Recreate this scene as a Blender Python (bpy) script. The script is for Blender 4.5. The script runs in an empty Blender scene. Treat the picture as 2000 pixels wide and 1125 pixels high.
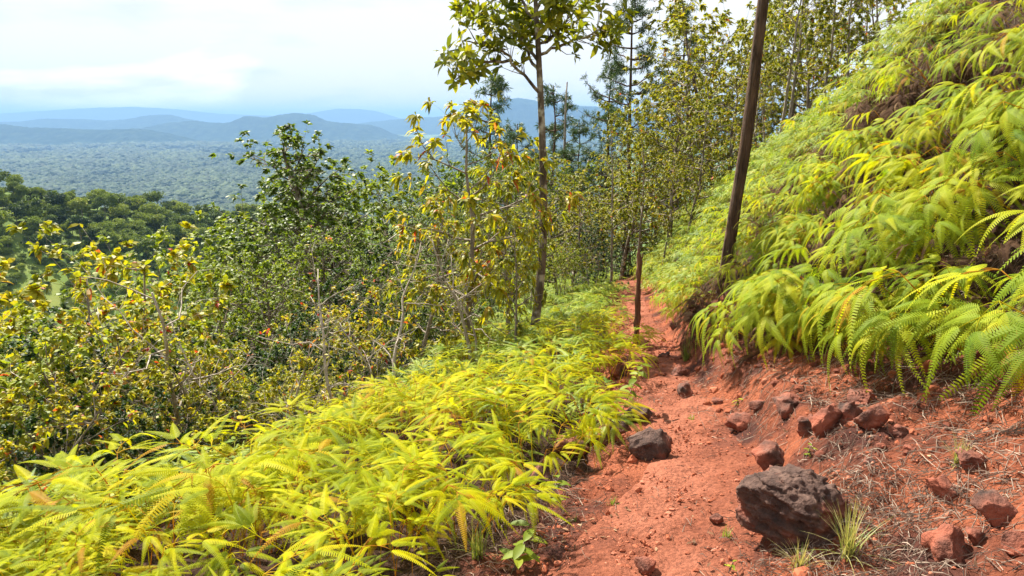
import bpy, math, random
import numpy as np
from mathutils import Vector, noise as mnoise, Matrix, Euler

# ------------------------------------------------------------------ camera, sky, sun, exposure
scene = bpy.context.scene
R = math.radians
CAM = np.array((0.0, 0.0, 1.6))
PITCH = -14.0
LENS = 24.0
cam_data = bpy.data.cameras.new("camera")
cam = bpy.data.objects.new("camera", cam_data)
scene.collection.objects.link(cam)
cam.location = CAM
cam.rotation_euler = (R(90 + PITCH), 0, 0)
cam_data.lens = LENS
cam_data.sensor_width = 36
cam_data.clip_start = 0.05
cam_data.clip_end = 120000
scene.camera = cam

SUN_AZ, SUN_EL = -36.0, 47.0        # degrees clockwise from +Y, above the horizon
world = bpy.data.worlds.new("World")
scene.world = world
world.use_nodes = True
nt = world.node_tree
nt.nodes.clear()
def wn(kind, **kw):
    n = nt.nodes.new(kind)
    for k, v in kw.items():
        setattr(n, k, v)
    return n
def wl(a, b):
    nt.links.new(a, b)
sky = wn("ShaderNodeTexSky", sky_type='NISHITA', sun_disc=False)
sky.sun_elevation = R(SUN_EL)
sky.sun_rotation = R(SUN_AZ)
sky.air_density = 1.0
sky.dust_density = 0.8
geo_c = wn("ShaderNodeTexCoord")
sep = wn("ShaderNodeSeparateXYZ"); wl(geo_c.outputs["Generated"], sep.inputs[0])
zc = wn("ShaderNodeMath", operation='MAXIMUM'); wl(sep.outputs[2], zc.inputs[0]); zc.inputs[1].default_value = 0.0
za = wn("ShaderNodeMath", operation='ADD'); wl(zc.outputs[0], za.inputs[0]); za.inputs[1].default_value = 0.16
dx = wn("ShaderNodeMath", operation='DIVIDE'); wl(sep.outputs[0], dx.inputs[0]); wl(za.outputs[0], dx.inputs[1])
dy = wn("ShaderNodeMath", operation='DIVIDE'); wl(sep.outputs[1], dy.inputs[0]); wl(za.outputs[0], dy.inputs[1])
cmb = wn("ShaderNodeCombineXYZ"); wl(dx.outputs[0], cmb.inputs[0]); wl(dy.outputs[0], cmb.inputs[1]); cmb.inputs[2].default_value = 3.7
n1 = wn("ShaderNodeTexNoise"); n1.inputs["Scale"].default_value = 0.42; n1.inputs["Detail"].default_value = 7; n1.inputs["Roughness"].default_value = 0.5; n1.inputs["Distortion"].default_value = 0.35
wl(cmb.outputs[0], n1.inputs["Vector"])
r1 = wn("ShaderNodeValToRGB"); wl(n1.outputs[0], r1.inputs[0])
r1.color_ramp.elements[0].position = 0.33; r1.color_ramp.elements[0].color = (0.55, 0.55, 0.55, 1)
r1.color_ramp.elements[1].position = 0.48; r1.color_ramp.elements[1].color = (1, 1, 1, 1)
n2 = wn("ShaderNodeTexNoise"); n2.inputs["Scale"].default_value = 1.1; n2.inputs["Detail"].default_value = 5
wl(cmb.outputs[0], n2.inputs["Vector"])
r2 = wn("ShaderNodeValToRGB"); wl(n2.outputs[0], r2.inputs[0])
r2.color_ramp.elements[0].position = 0.30; r2.color_ramp.elements[0].color = (3.0, 3.25, 3.45, 1)
r2.color_ramp.elements[1].position = 0.45; r2.color_ramp.elements[1].color = (3.6, 3.6, 3.6, 1)
mixc = wn("ShaderNodeMix", data_type='RGBA'); wl(r1.outputs[0], mixc.inputs[0]); wl(sky.outputs[0], mixc.inputs[6]); wl(r2.outputs[0], mixc.inputs[7])
bg = wn("ShaderNodeBackground"); wl(mixc.outputs[2], bg.inputs[0]); bg.inputs[1].default_value = 0.1
out = wn("ShaderNodeOutputWorld"); wl(bg.outputs[0], out.inputs[0])

sun_data = bpy.data.lights.new("sun", 'SUN')
sun_data.energy = 5.0
sun_data.angle = R(0.6)
sun_data.color = (1.0, 0.94, 0.84)
sun = bpy.data.objects.new("sun", sun_data)
scene.collection.objects.link(sun)
sdir = Vector((math.sin(R(SUN_AZ)) * math.cos(R(SUN_EL)), math.cos(R(SUN_AZ)) * math.cos(R(SUN_EL)), math.sin(R(SUN_EL))))
sun.rotation_euler = sdir.to_track_quat('Z', 'Y').to_euler()
sun.location = (0, 0, 60)

vs = scene.view_settings
vs.view_transform = 'Standard'
vs.look = 'None'
vs.gamma = 1
vs.exposure = 1.65
scene.render.engine = 'CYCLES'
cy = scene.cycles
cy.use_denoising = True
try:
    cy.denoiser = 'OPENIMAGEDENOISE'
    cy.denoising_input_passes = 'RGB_ALBEDO_NORMAL'
except Exception:
    pass
cy.max_bounces = 5
cy.diffuse_bounces = 3
cy.glossy_bounces = 2
cy.transmission_bounces = 3
cy.transparent_max_bounces = 4
cy.volume_bounces = 0
cy.sample_clamp_indirect = 6
cy.use_adaptive_sampling = True
cy.adaptive_threshold = 0.015

rng = np.random.default_rng(11)
COL = scene.collection

# ------------------------------------------------------------------ helpers: picture geometry of the photographed place
FPX = LENS / 36 * 2000
cp, sp_ = math.cos(R(PITCH)), math.sin(R(PITCH))
FWD = np.array((0, cp, sp_)); UPV = np.array((0, -sp_, cp)); RGT = np.array((1.0, 0, 0))
def ray(px, py):
    return FWD + RGT * ((px - 1000) / FPX) + UPV * ((562.5 - py) / FPX)
def at_depth(px, py, Y):
    d = ray(px, py)
    return CAM + d * (Y / d[1])
def project(p):
    v = np.asarray(p) - CAM
    t = v @ FWD
    return 1000 + FPX * (v @ RGT) / t, 562.5 - FPX * (v @ UPV) / t, t
def unit(v):
    v = np.asarray(v, float)
    return v / (np.linalg.norm(v, axis=-1, keepdims=True) + 1e-12)

def hash2(ix, iy, seed):
    h = (ix.astype(np.int64) * 374761393 + iy.astype(np.int64) * 668265263 + seed * 1442695041) & 0xffffffff
    h = ((h ^ (h >> 13)) * 1274126177) & 0xffffffff
    h = h ^ (h >> 16)
    return h / 4294967295.0
def vnoise(x, y, seed=0):
    x = np.asarray(x, float); y = np.asarray(y, float)
    ix = np.floor(x); iy = np.floor(y)
    fx = x - ix; fy = y - iy
    fx = fx * fx * (3 - 2 * fx); fy = fy * fy * (3 - 2 * fy)
    a = hash2(ix, iy, seed); b = hash2(ix + 1, iy, seed); c = hash2(ix, iy + 1, seed); d = hash2(ix + 1, iy + 1, seed)
    return (a * (1 - fx) + b * fx) * (1 - fy) + (c * (1 - fx) + d * fx) * fy
def fbm(x, y, octaves=4, seed=0):
    s = 0; a = 0.5
    for o in range(octaves):
        s = s + a * (vnoise(x * 2 ** o + o * 17.3, y * 2 ** o - o * 9.1, seed + o) - 0.5)
        a *= 0.5
    return s          # about -0.5 .. 0.5
def softplus(x, k):
    return k * np.logaddexp(0, np.asarray(x) / k)

# ------------------------------------------------------------------ the lie of the land
PY = np.array([-40, 0, 2.66, 4.15, 5.4, 7.6, 10, 16.7, 21, 30, 60, 400])
PX = np.array([-6, 0.25, 0.58, 1.28, 1.43, 1.66, 2.02, 3.05, 3.7, 4.6, 6, 12])
_yy = np.linspace(-40, 60, 2001)
_xx = np.interp(_yy, PY, PX)
_ker = np.hanning(29); _ker /= _ker.sum()
_xs = np.convolve(np.pad(_xx, 14, mode='edge'), _ker, 'valid')
def path_x(y):
    return np.where(np.asarray(y) > 59, np.interp(y, PY, PX), np.interp(y, _yy, _xs))
def path_z(y):
    y = np.asarray(y, float)
    return -0.155 * y - 0.10 * softplus(y - 22, 3) - 0.2 * softplus(y - 60, 10)
def half_w(y):
    return np.interp(y, [-5, 0, 2.66, 4, 5.4, 7.6, 10, 17, 25, 60], [.55, .55, .50, .35, .33, .26, .22, .22, .2, .2])
def foot(y):
    return np.interp(y, [-5, 2, 3.6, 4.7, 5.6, 7, 10, 20, 40, 400], [2.7, 2.6, 2.0, 1.35, .97, .72, .60, .66, .9, 3])
def crest(y):
    return np.interp(y, [-5, 8, 11, 14, 21, 40, 400], [5.2, 4.7, 4.3, 3.6, 2.9, 2.6, 6])
def lslope(y):
    return np.interp(y, [0, 3, 8, 20], [.12, .12, .22, .22])
def lbreak(y):
    return np.interp(y, [0, 4, 8.5, 12], [4.2, 3.7, 2.7, 2.5])
def terrain(x, y):
    x = np.asarray(x, float); y = np.asarray(y, float)
    off = x - path_x(y)
    hw = half_w(y)
    rt = 0.40 * softplus(off - hw, 0.08) + 0.90 * softplus(off - foot(y), 0.10) - 1.16 * softplus(off - crest(y), 0.35) \
        - 0.16 * softplus(off - 30, 5)
    scarp = np.clip((off - hw - 0.06) / 0.28, 0, 1); scarp = scarp * scarp * (3 - 2 * scarp)
    rt = rt + scarp * np.interp(y, [2.6, 3.8, 5, 8, 11], [0, .16, .26, .16, .05]) * (1 + 1.2 * fbm(x * 1.6, y * 1.6, 2, 55))
    L = -off - hw
    lf = -lslope(y) * softplus(L, 0.06) - 0.55 * softplus(L - lbreak(y), 0.35) + 0.2 * softplus(L - 70, 12)
    bank = np.clip((off - foot(y) - 0.2) / 0.8, 0, 1) * np.clip((45 - y) / 20, 0, 1)
    base = path_z(y) + rt + lf + bank * (0.9 * fbm(off * 0.55 + 3, y * 0.55, 3, 51) + 0.35 * fbm(off * 1.7, y * 1.7, 2, 52))
    # wooded spur across the valley
    A = np.array((-300.0, 151.0)); B = np.array((-40.0, 383.0)); AB = B - A
    t = np.clip(((x - A[0]) * AB[0] + (y - A[1]) * AB[1]) / (AB @ AB), -0.6, 1.25)
    dist = np.hypot(x - A[0] - t * AB[0], y - A[1] - t * AB[1])
    spur = 0 - 58 * t - 0.36 * softplus(dist - 10, 8) + 16 * fbm(x / 70, y / 70, 3, 5)
    far = np.clip((np.hypot(x, y) - 60) / 60, 0, 1)
    spur = np.where(far > 0, spur, -400) - 60 * (1 - far)
    h = np.maximum(base, spur)
    h = np.maximum(h, -250 + 0 * h) + 1.5 * np.clip((np.hypot(x, y) - 20) / 100, 0, 1) * fbm(x / 40, y / 40, 3, 9)
    return h
def detail(x, y):
    """clods, ruts and small hollows of the bare soil"""
    off = x - path_x(y)
    fade = np.clip((26 - np.hypot(x, y)) / 12, 0, 1)
    side = np.clip((np.abs(off) - half_w(y)) / 0.3, 0, 1)
    r = (fbm(x * 3.2, y * 3.2, 3, 21) * 0.24 + np.abs(fbm(x * 6.5, y * 6.5, 3, 24)) * 0.12) * side + fbm(x * 14, y * 14, 3, 22) * (0.03 + 0.035 * side)
    return r * fade
def surface(x, y):
    return terrain(x, y) + detail(x, y)
def hit(px, py, tmax=60.0):
    d = ray(px, py); t = 1.2
    while t < tmax:
        p = CAM + d * t
        if p[2] < surface(p[0], p[1]):
            lo, hi = t - 0.05, t
            for _ in range(12):
                m = (lo + hi) / 2; q = CAM + d * m
                if q[2] < surface(q[0], q[1]): hi = m
                else: lo = m
            return CAM + d * hi
        t += 0.05
    return CAM + d * tmax

# ------------------------------------------------------------------ mesh helpers
class Geo:
    def __init__(self):
        self.v = []; self.f = []; self.t = []; self.n = 0
    def add(self, v, f, tint=0.5):
        v = np.asarray(v, float).reshape(-1, 3); f = np.asarray(f, np.int64).reshape(-1, 3)
        self.v.append(v); self.f.append(f + self.n); self.n += len(v)
        self.t.append(np.full(len(v), tint, float) if np.isscalar(tint) else np.asarray(tint, float))
    def arrays(self):
        return np.concatenate(self.v), np.concatenate(self.f), np.concatenate(self.t)
def mesh_from(name, v, f, tint=None, mat=None, smooth=True, extra=None):
    me = bpy.data.meshes.new(name)
    v = np.ascontiguousarray(v, np.float32); f = np.ascontiguousarray(f, np.int32)
    k = f.shape[1]
    me.vertices.add(len(v)); me.vertices.foreach_set("co", v.ravel())
    me.loops.add(f.size); me.loops.foreach_set("vertex_index", f.ravel())
    me.polygons.add(len(f)); me.polygons.foreach_set("loop_start", np.arange(0, f.size, k, dtype=np.int32))
    try:
        me.polygons.foreach_set("loop_total", np.full(len(f), k, np.int32))
    except Exception:
        pass
    me.polygons.foreach_set("use_smooth", np.full(len(f), smooth, bool))
    me.update(calc_edges=True)
    if tint is not None:
        a = me.attributes.new("tint", 'FLOAT', 'POINT'); a.data.foreach_set("value", np.ascontiguousarray(tint, np.float32))
    for key, arr in (extra or {}).items():
        a = me.attributes.new(key, 'FLOAT', 'POINT'); a.data.foreach_set("value", np.ascontiguousarray(arr, np.float32))
    if mat:
        me.materials.append(mat)
    return me
def geo_mesh(name, g, mat, smooth=True):
    v, f, t = g.arrays()
    return mesh_from(name, v, f, t, mat, smooth)
def link(name, me, parent=None, kind=None, loc=None, rot=None, scl=None):
    o = bpy.data.objects.new(name, me)
    COL.objects.link(o)
    if parent is not None:
        o.parent = parent
    if kind:
        o["kind"] = kind
    if loc is not None: o.location = [float(c) for c in loc]
    if rot is not None: o.rotation_euler = [float(c) for c in rot]
    if scl is not None: o.scale = (float(scl),) * 3 if np.isscalar(scl) else [float(c) for c in scl]
    return o
def tag(o, label, cat, group=None):
    o["label"] = label; o["category"] = cat
    if group: o["group"] = group
    return o
def thing(name, label, cat, loc, rotz=0.0, scl=1.0, group=None):
    o = link(name, None, loc=loc, rot=(0, 0, rotz), scl=scl)
    o.empty_display_size = 0.1
    return tag(o, label, cat, group)

def tube(g, pts, rads, k=6, tint=0.5, cap=True):
    pts = np.asarray(pts, float); rads = np.asarray(rads, float); n = len(pts)
    tan = np.gradient(pts, axis=0); tan = unit(tan)
    ref = np.array((0.31, 0.93, 0.2)) if abs(tan[0][2]) > 0.8 else np.array((0, 0, 1.0))
    s = unit(np.cross(tan, ref)); b = np.cross(tan, s)
    a = np.linspace(0, 2 * math.pi, k, endpoint=False)
    ring = s[:, None, :] * np.cos(a)[None, :, None] + b[:, None, :] * np.sin(a)[None, :, None]
    v = (pts[:, None, :] + ring * rads[:, None, None]).reshape(-1, 3)
    i = np.arange(n - 1)[:, None] * k; j = np.arange(k)[None, :]; j2 = (j + 1) % k
    q0 = (i + j).ravel(); q1 = (i + j2).ravel(); q2 = (i + k + j2).ravel(); q3 = (i + k + j).ravel()
    f = np.concatenate((np.stack((q0, q1, q2), 1), np.stack((q0, q2, q3), 1)))
    if cap:
        v = np.concatenate((v, pts[-1:]))
        e = (n - 1) * k
        f = np.concatenate((f, np.stack((e + np.arange(k), e + (np.arange(k) + 1) % k, np.full(k, n * k)), 1)))
    g.add(v, f, tint)
def leaves(g, pos, axis, normal, length, width, tint, droop=0.25, fold=0.18):
    """folded, drooping leaves, four triangles each"""
    n = len(pos)
    if n == 0: return
    axis = unit(axis); side = unit(np.cross(axis, normal)); nor = np.cross(side, axis)
    length = np.broadcast_to(length, n)[:, None]; width = np.broadcast_to(width, n)[:, None]
    d = np.array((0, 0, -1.0)) * length * droop
    def at(f_, sgn, w_):
        return pos + axis * length * f_ + d * f_ * f_ + side * width * (0.5 * sgn * w_)
    tip = pos + axis * length + d
    v = np.stack((pos, at(.28, 1, .86), at(.28, -1, .86), at(.62, 1, .92) + nor * width * fold, at(.62, -1, .92) + nor * width * fold, tip), 1).reshape(-1, 3)
    o = np.arange(n)[:, None] * 6
    f = np.concatenate([o + np.array(t) for t in ((0, 2, 1), (1, 2, 4), (1, 4, 3), (3, 4, 5))])
    g.add(v, f, np.repeat(np.broadcast_to(tint, n), 6))

# ------------------------------------------------------------------ materials
def new_mat(name):
    m = bpy.data.materials.new(name); m.use_nodes = True
    t = m.node_tree; t.nodes.clear()
    return m, t
def N(t, kind, **kw):
    n = t.nodes.new(kind)
    for k, v in kw.items():
        if k.startswith("i_"):
            n.inputs[k[2:].replace("_", " ")].default_value = v
        else:
            setattr(n, k, v)
    return n
ALB = 0.82
def dim(stops, k=ALB):
    return [(p, tuple(x * k for x in c[:3])) for p, c in stops]
def ramp(t, fac, stops, interp='LINEAR'):
    r = t.nodes.new("ShaderNodeValToRGB"); cr = r.color_ramp; cr.interpolation = interp
    while len(cr.elements) < len(stops): cr.elements.new(0.5)
    for e, (p, c) in zip(cr.elements, stops):
        e.position = p; e.color = (*c, 1) if len(c) == 3 else c
    t.links.new(fac, r.inputs[0])
    return r.outputs[0]
def leaf_mat(name, stops, trans=0.4, tcol=(1.25, 1.2, 0.6), rough=0.45, spec=0.4, rand=0.18):
    alb = 1.0 if name in ('fern_slope', 'fern_bank', 'fern_green') else 0.9
    m, t = new_mat(name); L = t.links.new
    at = N(t, "ShaderNodeAttribute", attribute_name="tint")
    oi = N(t, "ShaderNodeObjectInfo")
    ad = N(t, "ShaderNodeMath", operation='MULTIPLY_ADD'); L(oi.outputs["Random"], ad.inputs[0]); ad.inputs[1].default_value = rand; L(at.outputs["Fac"], ad.inputs[2])
    sb = N(t, "ShaderNodeMath", operation='SUBTRACT'); L(ad.outputs[0], sb.inputs[0]); sb.inputs[1].default_value = rand / 2
    col = ramp(t, sb.outputs[0], dim(stops, alb))
    pr = N(t, "ShaderNodeBsdfPrincipled"); L(col, pr.inputs["Base Color"]); pr.inputs["Roughness"].default_value = rough; pr.inputs["Specular IOR Level"].default_value = spec
    mu = N(t, "ShaderNodeMix", data_type='RGBA', blend_type='MULTIPLY'); mu.inputs[0].default_value = 1; L(col, mu.inputs[6]); mu.inputs[7].default_value = (*tcol, 1)
    tr = N(t, "ShaderNodeBsdfTranslucent"); L(mu.outputs[2], tr.inputs[0])
    mx = N(t, "ShaderNodeMixShader"); mx.inputs[0].default_value = trans; L(pr.outputs[0], mx.inputs[1]); L(tr.outputs[0], mx.inputs[2])
    o = N(t, "ShaderNodeOutputMaterial"); L(mx.outputs[0], o.inputs[0])
    return m
def bark_mat(name, dark, light, scale=9.0, stretch=0.12, bump=0.5, spots=None):
    m, t = new_mat(name); L = t.links.new
    tc = N(t, "ShaderNodeTexCoord"); mp = N(t, "ShaderNodeMapping"); mp.inputs["Scale"].default_value = (1, 1, stretch); L(tc.outputs["Object"], mp.inputs[0])
    n = N(t, "ShaderNodeTexNoise", i_Scale=scale, i_Detail=6.0, i_Roughness=0.65); L(mp.outputs[0], n.inputs["Vector"])
    col = ramp(t, n.outputs[0], dim([(0.32, dark), (0.68, light)]))
    if spots:
        n2 = N(t, "ShaderNodeTexNoise", i_Scale=5.0, i_Detail=5.0); L(tc.outputs["Object"], n2.inputs["Vector"])
        fac = ramp(t, n2.outputs[0], [(0.52, (0, 0, 0)), (0.62, (1, 1, 1))])
        mx = N(t, "ShaderNodeMix", data_type='RGBA'); L(fac, mx.inputs[0]); L(col, mx.inputs[6]); mx.inputs[7].default_value = (*spots, 1); col = mx.outputs[2]
    pr = N(t, "ShaderNodeBsdfPrincipled"); L(col, pr.inputs["Base Color"]); pr.inputs["Roughness"].default_value = 0.9; pr.inputs["Specular IOR Level"].default_value = 0.2
    b = N(t, "ShaderNodeBump"); b.inputs["Strength"].default_value = bump; b.inputs["Distance"].default_value = 0.03; L(n.outputs[0], b.inputs["Height"]); L(b.outputs[0], pr.inputs["Normal"])
    o = N(t, "ShaderNodeOutputMaterial"); L(pr.outputs[0], o.inputs[0])
    return m
def tint_mat(name, stops, rough=0.9, spec=0.2, rand=0.3):
    m, t = new_mat(name); L = t.links.new
    at = N(t, "ShaderNodeAttribute", attribute_name="tint"); oi = N(t, "ShaderNodeObjectInfo")
    ad = N(t, "ShaderNodeMath", operation='MULTIPLY_ADD'); L(oi.outputs["Random"], ad.inputs[0]); ad.inputs[1].default_value = rand; L(at.outputs["Fac"], ad.inputs[2])
    col = ramp(t, ad.outputs[0], dim(stops))
    pr = N(t, "ShaderNodeBsdfPrincipled"); L(col, pr.inputs["Base Color"]); pr.inputs["Roughness"].default_value = rough; pr.inputs["Specular IOR Level"].default_value = spec
    o = N(t, "ShaderNodeOutputMaterial"); L(pr.outputs[0], o.inputs[0])
    return m

def soil_material(name, trail):
    m, t = new_mat(name); L = t.links.new
    gm = N(t, "ShaderNodeNewGeometry")
    nA = N(t, "ShaderNodeTexNoise", i_Scale=1.6, i_Detail=5.0, i_Roughness=0.6); L(gm.outputs["Position"], nA.inputs["Vector"])
    nB = N(t, "ShaderNodeTexNoise", i_Scale=42.0, i_Detail=6.0, i_Roughness=0.7); L(gm.outputs["Position"], nB.inputs["Vector"])
    nC = N(t, "ShaderNodeTexVoronoi", i_Scale=34.0); L(gm.outputs["Position"], nC.inputs["Vector"])
    if trail:
        a = ramp(t, nA.outputs[0], dim([(0.32, (.165, .056, .034)), (0.45, (.24, .078, .042)), (0.62, (.33, .118, .068))]))
    else:
        a = ramp(t, nA.outputs[0], dim([(0.36, (.075, .030, .022)), (0.48, (.19, .060, .032)), (0.56, (.27, .082, .040)), (0.7, (.32, .102, .050))]))
    b = ramp(t, nB.outputs[0], [(0.3, (.45, .42, .42)), (0.5, (1, 1, 1)), (0.72, (1.35, 1.35, 1.3))])
    mu = N(t, "ShaderNodeMix", data_type='RGBA', blend_type='MULTIPLY'); mu.inputs[0].default_value = 0.8; L(a, mu.inputs[6]); L(b, mu.inputs[7])
    col = mu.outputs[2]
    if not trail:
        # leaf mould and roots under the ferns, then the green of the wooded country further off
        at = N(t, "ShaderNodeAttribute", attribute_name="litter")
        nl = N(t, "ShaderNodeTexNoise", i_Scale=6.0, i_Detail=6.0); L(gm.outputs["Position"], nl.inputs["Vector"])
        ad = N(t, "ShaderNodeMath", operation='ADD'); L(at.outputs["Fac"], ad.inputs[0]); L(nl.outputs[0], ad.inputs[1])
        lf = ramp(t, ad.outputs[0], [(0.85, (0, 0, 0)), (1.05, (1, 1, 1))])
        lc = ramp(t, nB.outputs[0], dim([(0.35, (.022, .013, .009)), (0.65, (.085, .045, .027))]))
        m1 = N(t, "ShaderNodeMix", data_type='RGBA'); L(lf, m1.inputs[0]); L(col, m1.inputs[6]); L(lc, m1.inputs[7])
        ag = N(t, "ShaderNodeAttribute", attribute_name="green")
        ng = N(t, "ShaderNodeTexNoise", i_Scale=0.06, i_Detail=6.0); L(gm.outputs["Position"], ng.inputs["Vector"])
        ng2 = N(t, "ShaderNodeTexNoise", i_Scale=0.0022, i_Detail=4.0); L(gm.outputs["Position"], ng2.inputs["Vector"])
        gc = ramp(t, ng.outputs[0], dim([(0.36, (.07, .12, .02)), (0.5, (.12, .18, .028)), (0.66, (.22, .25, .055))]))
        m2 = N(t, "ShaderNodeMix", data_type='RGBA'); L(ag.outputs["Fac"], m2.inputs[0]); L(m1.outputs[2], m2.inputs[6]); L(gc, m2.inputs[7])
        col = m2.outputs[2]
    pr = N(t, "ShaderNodeBsdfPrincipled"); L(col, pr.inputs["Base Color"]); pr.inputs["Roughness"].default_value = 0.95; pr.inputs["Specular IOR Level"].default_value = 0.1
    su = N(t, "ShaderNodeMath", operation='MULTIPLY_ADD'); L(nC.outputs["Distance"], su.inputs[0]); su.inputs[1].default_value = -0.5; L(nB.outputs[0], su.inputs[2])
    b1 = N(t, "ShaderNodeBump"); b1.inputs["Strength"].default_value = 0.9; b1.inputs["Distance"].default_value = 0.025; L(su.outputs[0], b1.inputs["Height"]); L(b1.outputs[0], pr.inputs["Normal"])
    o = N(t, "ShaderNodeOutputMaterial"); L(pr.outputs[0], o.inputs[0])
    return m
M = {}
M['soil'] = soil_material("red_soil", False)
M['trail'] = soil_material("trodden_soil", True)
M['fern_slope'] = leaf_mat("fern_slope", [(0.0, (.15, .21, .010)), (0.45, (.38, .42, .004)), (0.8, (.56, .52, .004)), (1.0, (.42, .22, .02))], trans=0.55, tcol=(1.25, 1.15, 0.3), rough=0.55, spec=0.08, rand=0.5)
M['fern_bank'] = leaf_mat("fern_bank", [(0.0, (.12, .21, .016)), (0.4, (.28, .35, .018)), (0.75, (.45, .45, .016)), (1.0, (.42, .22, .02))], trans=0.52, tcol=(1.2, 1.12, 0.35), rough=0.55, spec=0.1, rand=0.5)
M['fern_green'] = leaf_mat("fern_green", [(0.0, (.09, .17, .02)), (0.5, (.27, .35, .028)), (0.9, (.42, .44, .026)), (1.0, (.42, .34, .03))], trans=0.45, tcol=(1.1, 1.1, 0.5), rough=0.5, spec=0.18, rand=0.5)
M['fern_dead'] = leaf_mat("fern_dead", [(0.0, (.04, .02, .012)), (0.6, (.11, .06, .032)), (1.0, (.22, .14, .07))], trans=0.2, tcol=(1, .9, .7), rough=0.9, spec=0.1, rand=0.4)
OLIVE = [(0.0, (.055, .09, .014)), (0.4, (.20, .23, .013)), (0.7, (.38, .34, .018)), (0.86, (.36, .28, .03)), (0.94, (.42, .17, .03)), (1.0, (.45, .07, .03))]
M['leaf_olive'] = leaf_mat("leaf_olive", OLIVE, trans=0.45, rough=0.5, spec=0.28, rand=0.2)
GOLD = [(0.0, (.075, .10, .010)), (0.4, (.27, .30, .013)), (0.75, (.48, .41, .018)), (0.9, (.45, .27, .03)), (0.96, (.5, .13, .03)), (1.0, (.5, .06, .03))]
M['leaf_gold'] = leaf_mat("leaf_gold", GOLD, trans=0.5, rough=0.5, spec=0.28, rand=0.25)
M['leaf_green_shade'] = leaf_mat("leaf_green_shade", [(0.0, (.014, .038, .008)), (0.5, (.042, .085, .012)), (0.9, (.12, .18, .018)), (1.0, (.26, .26, .03))], trans=0.4, rough=0.55, spec=0.22, rand=0.4)  # green darkened so the leaf colour itself carries the shade of thicket hollows
M['leaf_mid'] = leaf_mat('leaf_mid', [(0.0, (.035, .075, .010)), (0.5, (.15, .22, .018)), (0.9, (.30, .36, .024)), (1.0, (.34, .34, .03))], trans=0.45, rough=0.5, spec=0.25, rand=0.3)
M['leaf_lime'] = leaf_mat("leaf_lime", [(0.0, (.06, .105, .010)), (0.5, (.20, .265, .016)), (1.0, (.42, .42, .025))], trans=0.45, rough=0.55, spec=0.22, rand=0.45)
M['needle'] = leaf_mat("needle", [(0.0, (.025, .06, .016)), (0.6, (.075, .13, .03)), (1.0, (.17, .20, .04))], trans=0.2, tcol=(1.1, 1.1, .7), rough=0.5, spec=0.4, rand=0.15)
M['canopy'] = leaf_mat("canopy", [(0.0, (.025, .05, .015)), (0.5, (.16, .22, .034)), (0.85, (.28, .33, .05)), (1.0, (.36, .35, .06))], trans=0.2, rough=0.7, spec=0.2, rand=0.75)
M['canopy_far'] = leaf_mat('canopy_far', [(0.0, (.02, .036, .012)), (0.5, (.04, .066, .018)), (0.8, (.075, .105, .028)), (1.0, (.15, .15, .05))], trans=0.1, rough=0.8, spec=0.1, rand=0.8)
M['bark_pale'] = bark_mat("bark_pale", (.13, .10, .075), (.42, .355, .28), 14, 0.3, 0.4)
M['bark_grey'] = bark_mat("bark_grey", (.06, .042, .03), (.26, .20, .145), 12, 0.25, 0.6, spots=(.42, .38, .30))
M['bark_bone'] = bark_mat('bark_bone', (.26, .21, .16), (.62, .54, .44), 14, 0.3, 0.4)
M['bark_brown'] = bark_mat("bark_brown", (.03, .017, .010), (.17, .10, .06), 26, 0.12, 1.0)
M['bark_post'] = bark_mat("bark_post", (.07, .03, .016), (.28, .13, .065), 22, 0.08, 0.8)
M['straw'] = tint_mat("straw", [(0.0, (.06, .035, .025)), (0.5, (.19, .125, .09)), (1.0, (.46, .37, .28))], rand=0.0)
M['dry_leaf'] = leaf_mat('dry_leaf', [(0.0, (.05, .025, .015)), (0.5, (.20, .10, .05)), (1.0, (.46, .30, .17))], trans=0.15, tcol=(1, .9, .7), rough=0.8, spec=0.15, rand=0.0)
M['grass'] = leaf_mat("grass_blade", [(0.0, (.10, .17, .03)), (0.5, (.26, .33, .06)), (1.0, (.5, .42, .2))], trans=0.35, rough=0.5, spec=0.3, rand=0.3)
M['clod'] = tint_mat("clod", [(0.0, (.15, .045, .025)), (0.55, (.38, .11, .05)), (1.0, (.52, .20, .12))], rand=0.0)
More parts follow.
